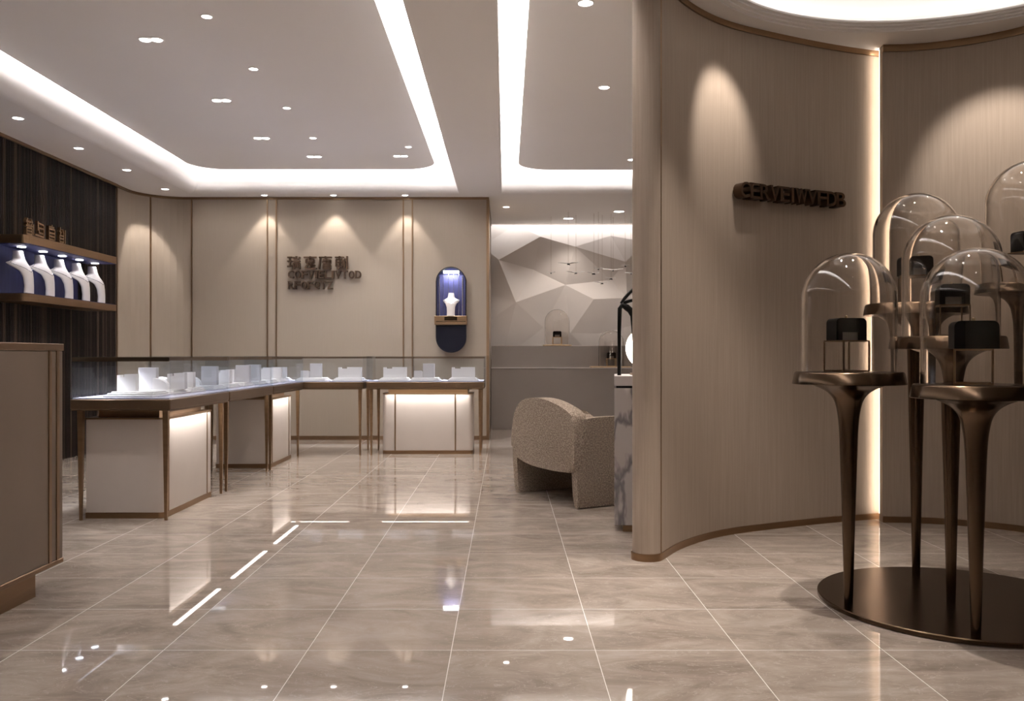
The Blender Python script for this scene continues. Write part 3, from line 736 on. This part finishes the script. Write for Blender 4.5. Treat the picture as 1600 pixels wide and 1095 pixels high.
    obj('under_light', b, 'ledbar', dk_)
    return t
CASEW = 9.5
caseA = case(-3.02, -2.325, 6.07, 7.365, 'display case nearest the camera at the front of the left run', 'x')
caseB = case(-3.02, -2.325, 7.385, 8.76, 'display case in the middle of the left run, with no cabinet below', 'x')
caseC = case(-3.02, -2.325, 8.78, 10.06, 'display case at the far end of the left run before the corner', 'x')
caseD = case(-3.02, -1.635, 10.085, 10.78, 'display case on the back run beside the corner, with open legs', 'y')
caseE = case(-1.605, -0.245, 10.085, 10.78, 'rightmost display case of the back run by the wall vitrine', 'y')
def chamfer(x0, x1, y0, y1, r, corners):
    pts = []
    for nm, cx_, cy_, a0 in (('ne', x1-r, y1-r, 0), ('nw', x0+r, y1-r, 90), ('sw', x0+r, y0+r, 180), ('se', x1-r, y0+r, 270)):
        if nm in corners:
            for k in range(7): a = R(a0+90*k/6); pts.append((cx_+r*math.cos(a), cy_+r*math.sin(a)))
        else:
            pts.append({'ne': (x1, y1), 'nw': (x0, y1), 'sw': (x0, y0), 'se': (x1, y0)}[nm])
    return pts
def base_cab(x0, x1, y0, y1, label, corners, side):
    cx_, cy_ = (x0+x1)/2, (y0+y1)/2
    t = thing('base_cabinet', label, 'cabinet', (cx_, cy_, 0), 0, 'cream base cabinets under the display cases')
    o_ = lambda e: [(p[0]-cx_, p[1]-cy_) for p in chamfer(x0-e, x1+e, y0-e, y1+e, 0.05, corners)]
    b = bm_new(); prism(b, o_(0), 'z', 0.042, 0.700); obj('body', b, 'cream', t, True)
    b = bm_new(); prism(b, o_(0.004), 'z', 0.0, 0.0415); obj('plinth', b, 'bronze', t, True)
    b = bm_new(); prism(b, o_(0.006), 'z', 0.7005, 0.712); obj('top_tray', b, 'bronze', t, True)
    b = bm_new(); box(b, x0-cx_+0.06, x1-cx_-0.06, y0-cy_+0.06, y1-cy_-0.06, 0.7125, ZD0-0.0085); obj('riser', b, 'bronze', t)
    if side == 'x':
        for yy in (y0-cy_+0.07, y1-cy_-0.09):
            b = bm_new(); box(b, x1-cx_-0.002, x1-cx_+0.004, yy-0.008, yy+0.008, 0.042, 0.70); obj('trim_strip', b, 'trim', t)
        light('base_light', 'AREA', (x1-cx_+0.05, 0, 0.745), 2.0*(y1-y0), NEUT, t, (0, R(8), 0), shape='RECTANGLE', size=0.015, size_y=y1-y0-0.08, spread=R(130))
    else:
        for xx in (P(617.5, y0)-cx_, P(711.5, y0)-cx_):
            b = bm_new(); box(b, xx-0.008, xx+0.008, y0-cy_-0.004, y0-cy_+0.002, 0.042, 0.70); obj('trim_strip', b, 'trim', t)
        light('base_light', 'AREA', (0, y0-cy_-0.05, 0.745), 2.1*(x1-x0), NEUT, t, (R(8), 0, 0), shape='RECTANGLE', size=x1-x0-0.1, size_y=0.015, spread=R(130))
    return t
base_cab(-2.97, -2.415, 6.20, 7.17, 'cream base cabinet with bronze plinth under the display case nearest the camera', ('se',), 'x')
base_cab(-2.97, -2.415, 8.99, 9.84, 'cream base cabinet under the far case of the left run', ('se',), 'x')
base_cab(-1.443, -0.385, 10.27, 10.66, 'wide cream base cabinet under the rightmost display case', ('sw', 'se'), 'y')

# ------------------------------------------------------------------ white jewellery displays inside the cases
ZB = ZD1+0.0105
def pad_bm():
    b = bm_new(); box(b, -.175, .175, -.17, .17, 0, .014, .002, 1); box(b, -.162, .162, -.13, .16, .0145, .026, .002, 1); box(b, -.15, .15, -.09, .15, .0265, .036, .002, 1); return b
def notched_bm():
    b = bm_new(); prism(b, [(-.14, 0), (.135, 0), (.135, .122), (-.035, .122), (-.035, .104), (-.105, .104), (-.105, .120), (-.14, .120)], 'y', -.03, .03); return b
def narrow_bm():
    b = bm_new(); prism(b, [(-.07, 0), (.065, 0), (.065, .125), (-.02, .122), (-.02, .100), (-.048, .100), (-.048, .118), (-.07, .116)], 'y', -.028, .028); return b
def tall_bm():
    b = bm_new(); box(b, -.068, .068, -.028, .028, 0, .165, .002, 1); return b
def curved_bm():
    b = bm_new(); pts = [(-.048, 0), (.048, 0), (.048, .060)]
    for k in range(0, 7): a = PI/2*k/6; pts.append((.048-.03*(1-math.cos(a))-.0, .060+.022*math.sin(a)))
    pts += [(-.048, .082)]
    prism(b, pts, 'y', -.035, .035); return b
def wedge_bm():
    b = bm_new(); pts = [(-.05, 0), (.07, 0)]
    for k in range(1, 8): a = PI/2*k/7; pts.append((-.05+.12*math.cos(a)*1.0, .085*math.sin(a)))
    prism(b, pts, 'y', -.03, .03); return b
protos = {}
def piece(kind, X, Y, z, rz, label):
    nm, fn, mat, cat, grp = {'pad': ('display_platform', pad_bm, 'white', 'display platform', 'stepped white platforms in the display cases'),
        'notched': ('notched_display_block', notched_bm, 'white', 'display block', 'wide notched white display blocks'),
        'narrow': ('notched_display_block', narrow_bm, 'white', 'display block', 'narrow notched white display blocks'),
        'tall': ('tall_display_block', tall_bm, 'whitegrey', 'display block', 'tall white display blocks'),
        'curved': ('low_display_block', curved_bm, 'whitegrey', 'display block', 'low round-edged display blocks'),
        'wedge': ('curved_display_ramp', wedge_bm, 'white', 'display ramp', 'curved white display ramps')}[kind]
    if kind not in protos:
        o = obj(nm, fn(), mat); protos[kind] = o
    else:
        o = protos[kind].copy(); C.objects.link(o)
    o.location = (X, Y, z); o.rotation_euler = (0, 0, rz); tag(o, label, cat, grp); return o
ZP = ZB+0.0365
cn = {'A': 'the case nearest the camera', 'B': 'the middle case of the left run', 'C': 'the far case of the left run', 'D': 'the corner case of the back run', 'E': 'the rightmost case'}
def cluster_left(c, Y, where, kinds):
    piece('pad', -2.66, Y, ZB, 0, 'stepped platform %s of %s' % (where, cn[c]))
    for kind, dx, dy in kinds:
        nm = {'narrow': 'narrow notched block', 'tall': 'tall grey block', 'wedge': 'white curved ramp', 'notched': 'wide notched block', 'curved': 'low round-edged block'}[kind]
        piece(kind, -2.66+dx, Y+dy, ZP, 0, '%s %s of %s' % (nm, where, cn[c]))
A3 = ('at the near end', 'in the middle', 'at the far end')
cluster_left('A', 6.33, A3[0], [('narrow', -.08, .03)])
cluster_left('A', 6.72, A3[1], [('tall', -.10, .05), ('wedge', 0.02, -.02), ('narrow', .12, .06)])
cluster_left('A', 7.10, A3[2], [('narrow', .06, .03), ('wedge', -.09, 0)])
cluster_left('B', 7.62, A3[0], [('tall', .07, .05), ('wedge', -.06, 0)])
cluster_left('B', 8.06, A3[1], [('narrow', .06, .03), ('curved', -.08, .02)])
cluster_left('B', 8.50, A3[2], [('narrow', -.04, .03), ('tall', .09, .08)])
cluster_left('C', 8.99, A3[0], [('tall', 0.06, .05), ('curved', -.08, 0)])
cluster_left('C', 9.42, A3[1], [('narrow', .06, .03), ('narrow', -.08, .09)][:1])
cluster_left('C', 9.84, A3[2], [('notched', 0.0, .05)])
def cluster_back(c, X, where, kinds):
    piece('pad', X, 10.36, ZB, 0, 'stepped platform %s of %s' % (where, cn[c]))
    for kind, dx, dy in kinds:
        nm = {'tall': 'tall grey block', 'notched': 'wide notched block', 'curved': 'low round-edged block'}[kind]
        piece(kind, X+dx, 10.36+dy, ZP, 0, '%s %s of %s' % (nm, where, cn[c]))
cluster_back('D', -2.74, 'at the left end', [('notched', 0, .05)])
cluster_back('D', -2.28, 'in the middle', [('tall', .03, .04), ('curved', -.09, 0)])
cluster_back('D', -1.845, 'at the right end', [('notched', 0, .05)])
XE = [P(609, 10.30)-0.0, P(662, 10.30), P(725, 10.30)]
cluster_back('E', P(617, 10.36), 'at the left end', [('notched', 0, .05)])
cluster_back('E', P(665, 10.36), 'in the middle', [('tall', .035, .04), ('curved', -.085, 0)])
cluster_back('E', P(724, 10.36), 'at the right end', [('notched', 0, .05)])

# ------------------------------------------------------------------ capsule wall vitrine
vx = P(705.5, 12); vz0, vz1 = 1.194, 2.36; vr = 0.205
vt = thing('wall_vitrine', 'navy capsule-shaped lit vitrine with a bronze band on the back wall', 'wall display', (vx, 11.995, vz0))
H_ = vz1-vz0
def capsule(r, z0, z1, n=16):
    pts = []
    for k in range(n+1): a = PI*k/n; pts.append((r*math.cos(a), z1-vr+r*math.sin(a)))
    for k in range(n+1): a = PI+PI*k/n; pts.append((r*math.cos(a), z0+vr+r*math.sin(a)))
    return pts
b = bm_new(); o1 = capsule(vr, 0, H_); i1 = capsule(vr-0.012, 0, H_); n = len(o1)
for (ya, yb) in ((-0.13, 0.0),):
    V = [[b.verts.new((p[0], y_, p[1])) for p in pts] for pts in (o1, i1) for y_ in (ya, yb)]
    for i in range(n):
        j = (i+1) % n
        b.faces.new((V[0][i], V[0][j], V[1][j], V[1][i])); b.faces.new((V[2][i], V[3][i], V[3][j], V[2][j])); b.faces.new((V[0][i], V[2][i], V[2][j], V[0][j])); b.faces.new((V[1][i], V[1][j], V[3][j], V[3][i]))
obj('frame', b, 'darknavy', vt, True)
b = bm_new(); prism(b, capsule(vr-0.0125, 0, H_), 'y', -0.012, -0.001); obj('back_panel', b, 'navy', vt)
low = [p for p in capsule(vr-0.0125, 0, H_) if p[1] < 0.37]; low = [(-vr+0.0125, 0.376)]+low+[(vr-0.0125, 0.376)]
b = bm_new(); prism(b, low, 'y', -0.12, -0.0125); obj('lower_panel', b, 'darknavy', vt)
b = bm_new(); zb0 = Z(508, 12)-vz0; zb1 = Z(494.3, 12)-vz0
box(b, -0.222, 0.222, -0.165, -0.0, zb0, zb1, 0.004, 1); bnd = obj('band', b, 'bronze', vt)
b = bm_new(); box(b, -0.085, 0.085, -0.170, -0.1655, zb0+0.06, zb0+0.11); box(b, -0.2, 0.2, -0.168, -0.1655, zb0+0.040, zb0+0.046); obj('band_inlay', b, 'darkbronze', bnd)
for sx in (-0.165, 0.150):
    b = bm_new(); box(b, sx-0.006, sx+0.006, -0.020, -0.0122, zb1+0.001, H_-0.12); obj('trim_strip', b, 'silver', vt)
for sx in (-0.11, -0.04, 0.03, 0.10):
    b = bm_new(); box(b, sx-0.002, sx+0.002, -0.015, -0.0122, zb1+0.001, H_-0.05); obj('trim_strip', b, 'silver', vt)
b = bm_new(); box(b, -0.105, 0.105, -0.10, -0.05, H_-0.085, H_-0.050, 0.004, 1); obj('light_bar', b, 'ledcool', vt)
light('vitrine_light', 'AREA', (0, -0.075, H_-0.09), 2.2, (0.97, 0.97, 1), vt, (0, 0, 0), shape='RECTANGLE', size=0.2, size_y=0.04)
bust('necklace_bust', 'small white necklace bust standing in the navy capsule vitrine', None, (vx, 11.995-0.09, vz0+zb1+0.001), -PI/2, 0.74)

# ------------------------------------------------------------------ back counter with domes
ct = thing('back_counter', 'grey two-tier counter in front of the faceted wall', 'counter', (1.5, 13.68, 0))
b = bm_new(); box(b, -1.728, 2.9, 0, 0.30, 0, 0.955, 0.003, 1); obj('lower_tier', b, 'counter', ct)
b = bm_new(); box(b, -1.728, 2.9, -0.012, 0.30, 0.9555, 0.968); obj('ledge_top', b, 'countertop', ct)
b = bm_new(); box(b, -1.728, 2.9, 0.3005, 0.56, 0, 1.312, 0.003, 1); obj('upper_tier', b, 'counter', ct)

def dome_bm(r, h, th=0.006, n=64):
    b = bm_new(); out = []
    hc = h-r
    out = [(r, 0), (r, hc*0.5), (r, hc)]+[(r*math.cos(PI/2*k/16), hc+r*math.sin(PI/2*k/16)) for k in range(1, 16)]+[(0, h)]
    ri = r-th
    inn_ = [(0, h-th)]+[(ri*math.cos(PI/2*k/16), hc+ri*math.sin(PI/2*k/16)) for k in range(15, 0, -1)]+[(ri, hc), (ri, hc*0.5), (ri, 0)]
    lathe(b, out, n); lathe(b, inn_, n)
    # rim
    bmesh.ops.remove_doubles(b, verts=b.verts[:], dist=1e-6)
    ed = [e for e in b.edges if len(e.link_faces) == 1]
    bmesh.ops.bridge_loops(b, edges=ed)
    return b
def ringbox(root_name, label, loc, rz, group, s=1.0, notch=True):
    t = thing(root_name, label, 'jewellery box', loc, rz, group)
    w_, h_, d_ = 0.073*s, 0.100*s, 0.045*s; r = 0.022*s
    pts = [(-w_, 0)]
    top = [(w_-r+r*math.cos(PI/2*k/6), h_-r+r*math.sin(PI/2*k/6)) for k in range(7)]
    topl = [(-w_+r-r*math.sin(PI/2*k/6), h_-r+r*math.cos(PI/2*k/6)) for k in range(7)]
    outline = ([(-w_, 0), (-0.6*w_, 0), (-0.6*w_, 0.036*s), (0.58*w_, 0.036*s), (0.58*w_, 0), (w_, 0)] if notch else [(-w_, 0), (w_, 0)])+top+topl
    b = bm_new(); prism(b, outline, 'y', -d_, d_); obj('box_body', b, 'black', t)
    if notch:
        b = bm_new(); box(b, -0.59*w_, 0.57*w_, -d_*0.55, d_*0.55, 0.0005, 0.035*s); obj('cushion', b, 'greycushion', t)
    b = bm_new(); tube(b, [(0, 0, h_), (0, 0, h_+0.008*s)], 0.006*s, 10); lathe(b, [(0, 0.014*s), (0.006*s, 0.010*s), (0.006*s, 0.004*s), (0, 0.0*s)], 12, (0, 0), h_); obj('clasp', b, 'gold', t, True)
    return t
def wirestand(label, loc, rz, group, wdt=0.136, h=0.142, rad=0.0032, mat='bronze'):
    t = thing('wire_stand', label, 'stand', loc, rz, group)
    a = wdt/2; b = bm_new(); q = [(-a, -a), (a, -a), (a, a), (-a, a)]
    for z in (rad, h-rad):
        for k in range(4):
            p0_, p1_ = q[k], q[(k+1) % 4]; obox(b, (p0_[0], p0_[1], z), (p1_[0], p1_[1], z), (0, 0, 1), rad*2, rad*2)
    obj('frame', b, mat, t)
    for k in range(4):
        b = bm_new(); box(b, q[k][0]-rad, q[k][0]+rad, q[k][1]-rad, q[k][1]+rad, rad*2+0.0001, h-rad*2-0.0001); obj('leg', b, mat, t)
    b = bm_new(); box(b, -a+rad, a-rad, -a+rad, a-rad, h-0.0035, h-0.0005); obj('plate', b, mat, t)
    return t
# counter domes
def counter_dome(X, Y, z, desc, plate):
    o = bm_new(); box(o, plate[0], plate[1], -0.15, 0.15, 0.0, 0.018, 0.002, 1)
    ob = obj('display_plate', o, 'oak', loc=(X, Y, z)); tag(ob, 'thin pale oak plate under the glass dome %s' % desc, 'plate')
    d = obj('glass_dome', dome_bm(0.145 if False else min(0.2, 0.145/0.145*0.2)*0.72, 0.57, 0.004, 40), 'dome', None, True, (X, Y, z+0.0185)); tag(d, 'small clear glass dome %s' % desc, 'glass dome')
counter_specs = [(P(870.5, 14.11), 14.11, 1.3125, 'on the upper tier of the grey counter', (-.225, .225)), (P(955, 13.83), 13.83, 0.9685, 'on the lower ledge of the grey counter', (-.33, .30))]
for i, (X, Y, z, desc, pl) in enumerate(counter_specs):
    rr = 0.2 if i == 0 else 0.2
    hw = 0.115 if i == 0 else 0.14
    o = bm_new(); box(o, pl[0], pl[1], -0.135, 0.135, 0.0, 0.018, 0.002, 1)
    ob = obj('display_plate', o, 'oak', loc=(X, Y, z)); tag(ob, 'thin pale oak plate under the glass dome %s' % desc, 'plate')
    bmd = dome_bm(rr, 0.57, 0.005, 48)
    for v in bmd.verts: v.co.y *= 0.62
    d = obj('glass_dome', bmd, 'dome', None, True, (X, Y, z+0.0185)); tag(d, 'clear glass dome %s' % desc, 'glass dome')
    wirestand('slim gold wire stand inside the dome %s' % desc, (X, Y, z+0.0185), 0, None, 0.14, 0.125, 0.005, 'gold')
    ringbox('ring_box', 'small black ring box in the dome %s' % desc, (X, Y, z+0.0185+0.126), 0, None, 0.92)

# ------------------------------------------------------------------ hanging birds
birds = [(888, 413, 15, 'largest white bird of the mobile, at upper left'), (861, 427, 6, 'small dark bird of the mobile, leftmost'), (900, 427, 13, 'white bird of the mobile just right of the largest one'),
         (928, 428, 9, 'white bird in the middle of the mobile'), (935, 421, 7, 'small bird high in the middle of the mobile'), (958, 423, 14, 'wide-winged bird at the right of the mobile'),
         (941, 443, 11, 'lowest bird of the mobile'), (955, 436, 8, 'bird between the lowest and the wide-winged one'), (977, 416, 6, 'dark diving bird high at the right of the mobile'), (986, 428, 8, 'bird of the mobile beside the curved wall')]
for i, (px, py, wr, lb) in enumerate(birds):
    Y = 13.2+0.16*((i*3) % 4); X = P(px, Y); z = Z(py, Y); s = 1.15*wr*Y/F
    t = thing('hanging_bird', lb, 'hanging bird', (X, Y, z), R(-18+13*((i*5) % 4)), 'birds of the hanging mobile')
    b = bm_new(); tube(b, [(0, -s*.45, -.012), (0, -s*.2, 0), (0, s*.1, .006), (0, s*.35, .004), (0, s*.7, -.004)], [.003, .011, .013, .008, .002], 8); obj('body', b, 'black', t, True)
    for sg_ in (-1, 1):
        b = bm_new(); pts = [(0, -s*.2), (sg_*s*.5, -s*.3), (sg_*s, 0.02), (sg_*s*.55, s*.2), (0, s*.28)]
        V0 = [b.verts.new((p[0], p[1], 0.008+0.13*abs(p[0]))) for p in pts]; V1 = [b.verts.new((p[0], p[1], 0.018+0.13*abs(p[0]))) for p in pts]
        b.faces.new(V0); b.faces.new(V1[::-1])
        for k in range(5): b.faces.new((V0[k], V1[k], V1[(k+1) % 5], V0[(k+1) % 5]))
        obj('wing', b, 'acrylic', t)
    b = bm_new(); tube(b, [(0, 0, 0.014), (0, 0, ZC-z-0.001)], 0.0016, 5); obj('wire', b, 'trim', t)

# ------------------------------------------------------------------ reception desk, lamp, sculpture
Yd = 5.72; dx0 = P(960, Yd); ra = R(-7)
dk = thing('reception_desk', 'grey veined marble desk half hidden behind the curved wall', 'desk', (dx0, Yd, 0), ra)
b = bm_new(); box(b, 0, 0.40, 0, 0.62, 0.045, 0.940, 0.002, 1); obj('marble_body', b, 'marble', dk)
b = bm_new(); box(b, 0.0, 0.40, -0.002, 0.62, 0.955, 1.020, 0.003, 1); obj('worktop', b, 'countertop', dk)
b = bm_new(); box(b, 0.012, 0.39, 0.012, 0.60, 0.9405, 0.9545); obj('shadow_gap', b, 'black', dk)
b = bm_new(); box(b, 0.055, 0.39, 0.02, 0.58, 0.0, 0.0445); obj('plinth', b, 'bronze', dk)
gx, gy = P(1011, 6.0), 6.0
lp = thing('table_lamp', 'glowing white globe lamp on the marble desk behind the curved wall', 'lamp', (gx, gy, 1.0205))
b = bm_new(); box(b, -0.11, 0.11, -0.05, 0.05, 0, 0.014); obj('base', b, 'bronze', lp)
b = bm_new(); box(b, -0.085, 0.085, -0.04, 0.04, 0.0145, 0.038); obj('stem', b, 'black', lp)
b = bm_new(); lathe(b, [(0, -0.145)]+[(0.145*math.cos(-PI/2+PI*k/20), 0.145*math.sin(-PI/2+PI*k/20)) for k in range(1, 20)]+[(0, 0.145)], 40, (0, 0), 0.145+0.0385); obj('globe', b, 'globe', lp, True)
sY = 5.86
def S(px, py, dy=0): return (P(px, sY), dy, Z(py, sY)-1.0205)
sl = thing('abstract_sculpture', 'black abstract looped figure standing on the marble desk', 'sculpture', (0, sY, 1.0205))
b = bm_new()
tube(b, [(P(967.5, sY), 0, 0.0), S(968, 560), S(967.8, 510), S(968.5, 482), S(972, 477), S(979, 480), S(985, 485), S(988, 494), S(989.5, 520), S(992, 550), (P(994, sY), 0, 0.0)], [.013, .013, .0135, .015, .019, .023, .022, .014, .011, .011, .012], 12)
obj('legs', b, 'black', sl, True)
b = bm_new(); tube(b, [S(970, 474), S(976, 466), S(984, 457), S(993, 449), S(1003, 446), S(1010, 452), S(1008, 461), S(998, 467), S(985, 470), S(974, 473)], [.008, .011, .011, .011, .011, .011, .011, .011, .012, .011], 12)
obj('head_loop', b, 'black', sl, True)

# ------------------------------------------------------------------ armchair
Fv = Vector((0.880, 0.475)); yaw = math.atan2(Fv.y, Fv.x)
ch = thing('armchair', 'beige tweed armchair with a rounded back beside the marble desk', 'armchair', (0.53, 6.54, 0), yaw)
# local: +x forward, +y towards the far side (width)
def soft(bm_, it=2): return bm_
def subsurf(o, lv=2):
    m_ = o.modifiers.new('sub', 'SUBSURF'); m_.levels = lv; m_.render_levels = lv
for y0_, nm in ((0.0, 'near'), (0.915, 'far')):
    b = bm_new()
    pts = [(0.02, 0), (0.78, 0), (0.80, 0.25), (0.80, 0.52), (0.76, 0.63), (0.66, 0.675), (0.45, 0.685), (0.2, 0.685), (0.06, 0.665), (0.0, 0.60), (0.0, 0.3)]
    pts = [tuple(p) for p in spline([Vector(p) for p in pts[1:]+[pts[0]]], 4)]
    prism(b, pts, 'y', y0_, y0_+0.07, 0.025, 4)
    obj('arm', b, 'tweed', ch, True)
b = bm_new(); box(b, 0.08, 0.80, 0.072, 0.913, 0.28, 0.455, 0.045, 4); obj('seat', b, 'tweed', ch, True)
b = bm_new()
bo = [(0.0, .285), (-.015, .45), (-.005, .66), (.05, .715), (.20, .765), (.42, .805), (.66, .812), (.84, .775), (.95, .68), (.995, .55), (1.01, .42), (.985, .345), (.88, .30), (.65, .268), (.30, .262), (.06, .272)]
bp_ = [tuple(p) for p in spline([Vector(p) for p in bo], 4)]
# outline lies in (y, z); thickness along -x .. +x
bp_ = [(p[0]*0.95, p[1]) for p in bp_]
b2 = bm_new(); prism(b2, bp_, 'x', -0.03, 0.10, 0.035, 4)
obj('backrest', b2, 'tweed', ch, True, flat_angle=50); b.free()
b = bm_new(); box(b, 0.105, 0.24, 0.072, 0.913, 0.456, 0.70, 0.05, 4); obj('back_cushion', b, 'tweed', ch, True)

# ------------------------------------------------------------------ pedestals with domes
dc = (2.11, 4.05)
b = bm_new(); lathe(b, [(0, 0), (0.618, 0), (0.63, 0.004), (0.63, 0.020), (0.626, 0.0242), (0, 0.0242)], 128)
o = obj('round_base_plate', b, 'darkbronze', None, True, (dc[0], dc[1], 0.0005)); tag(o, 'round dark bronze floor plate carrying the dome pedestals', 'base plate')
def ped_bms(h):
    s = bm_new(); z = h-0.058
    prof = [(0, 0), (0.019, 0), (0.028, 0.35*z), (0.037, 0.65*z), (0.043, z-0.19), (0.052, z-0.115), (0.064, z-0.072), (0.086, z-0.042), (0.115, z-0.022), (0.150, z-0.007), (0.165, z), (0, z)]
    p2 = prof[1:-1]; sp = spline([Vector(p) for p in p2], 4)
    lathe(s, [(0, 0)]+[(max(p.x, .001), p.y) for p in sp]+[(0, z)], 40)
    t_ = bm_new(); lathe(t_, [(0, z+0.0005), (0.243, z+0.0005), (0.246, z+0.003), (0.2365, z+0.050), (0.231, z+0.0562), (0.226, z+0.0575), (0, z+0.0575)], 72)
    return s, t_
peds = [(1.567, 4.00, Z(580.5, 4.0), Z(395, 4.0), 'front left dome pedestal, shortest on the left', R(17), 1.0),
        (1.907, 3.55, Z(600, 3.55), Z(387, 3.55), 'front right dome pedestal nearest the camera', R(-28), 1.12),
        (2.11, 4.50, Z(474.5, 4.5), Z(302, 4.5), 'tall rear dome pedestal before the lit wall joint', R(-20), 1.0),
        (2.035, 4.00, Z(525.5, 4.0), Z(335.6, 4.0), 'middle dome pedestal in the centre of the round base', R(-12), 1.0),
        (2.588, 4.30, Z(439, 4.3), Z(250, 4.3), 'tallest dome pedestal, cut off by the right edge', R(15), 1.0)]
for X, Y, zt, zd, lb, rz, bs in peds:
    zbase = 0.0258; h = zt-zbase
    t = thing('pedestal', 'bronze '+lb, 'pedestal', (X, Y, zbase), 0, 'bronze dome pedestals')
    s, t_ = ped_bms(h); obj('stem', s, 'darkbronze', t, True, flat_angle=60); obj('tray', t_, 'darkbronze', t, True)
    d = obj('glass_dome', dome_bm(0.207, zd-zt-0.001, 0.011, 96), 'dome', None, True, (X, Y, zt+0.0005)); tag(d, 'large clear glass dome on the '+lb, 'glass dome', 'glass domes on the pedestals')
    sh = lb.split(',')[0].split(' before')[0].split(' in the')[0].split(' nearest')[0]
    wirestand('bronze wire cube stand under glass on the '+sh, (X-0.01, Y, zt+0.0005), rz, 'wire stands under the domes', 0.136, 0.142)
    ringbox('ring_box', 'black rounded jewellery box under glass on the '+sh, (X-0.01, Y, zt+0.1432), rz*0.5, 'jewellery boxes under the domes', bs, lb.find('front right') < 0)
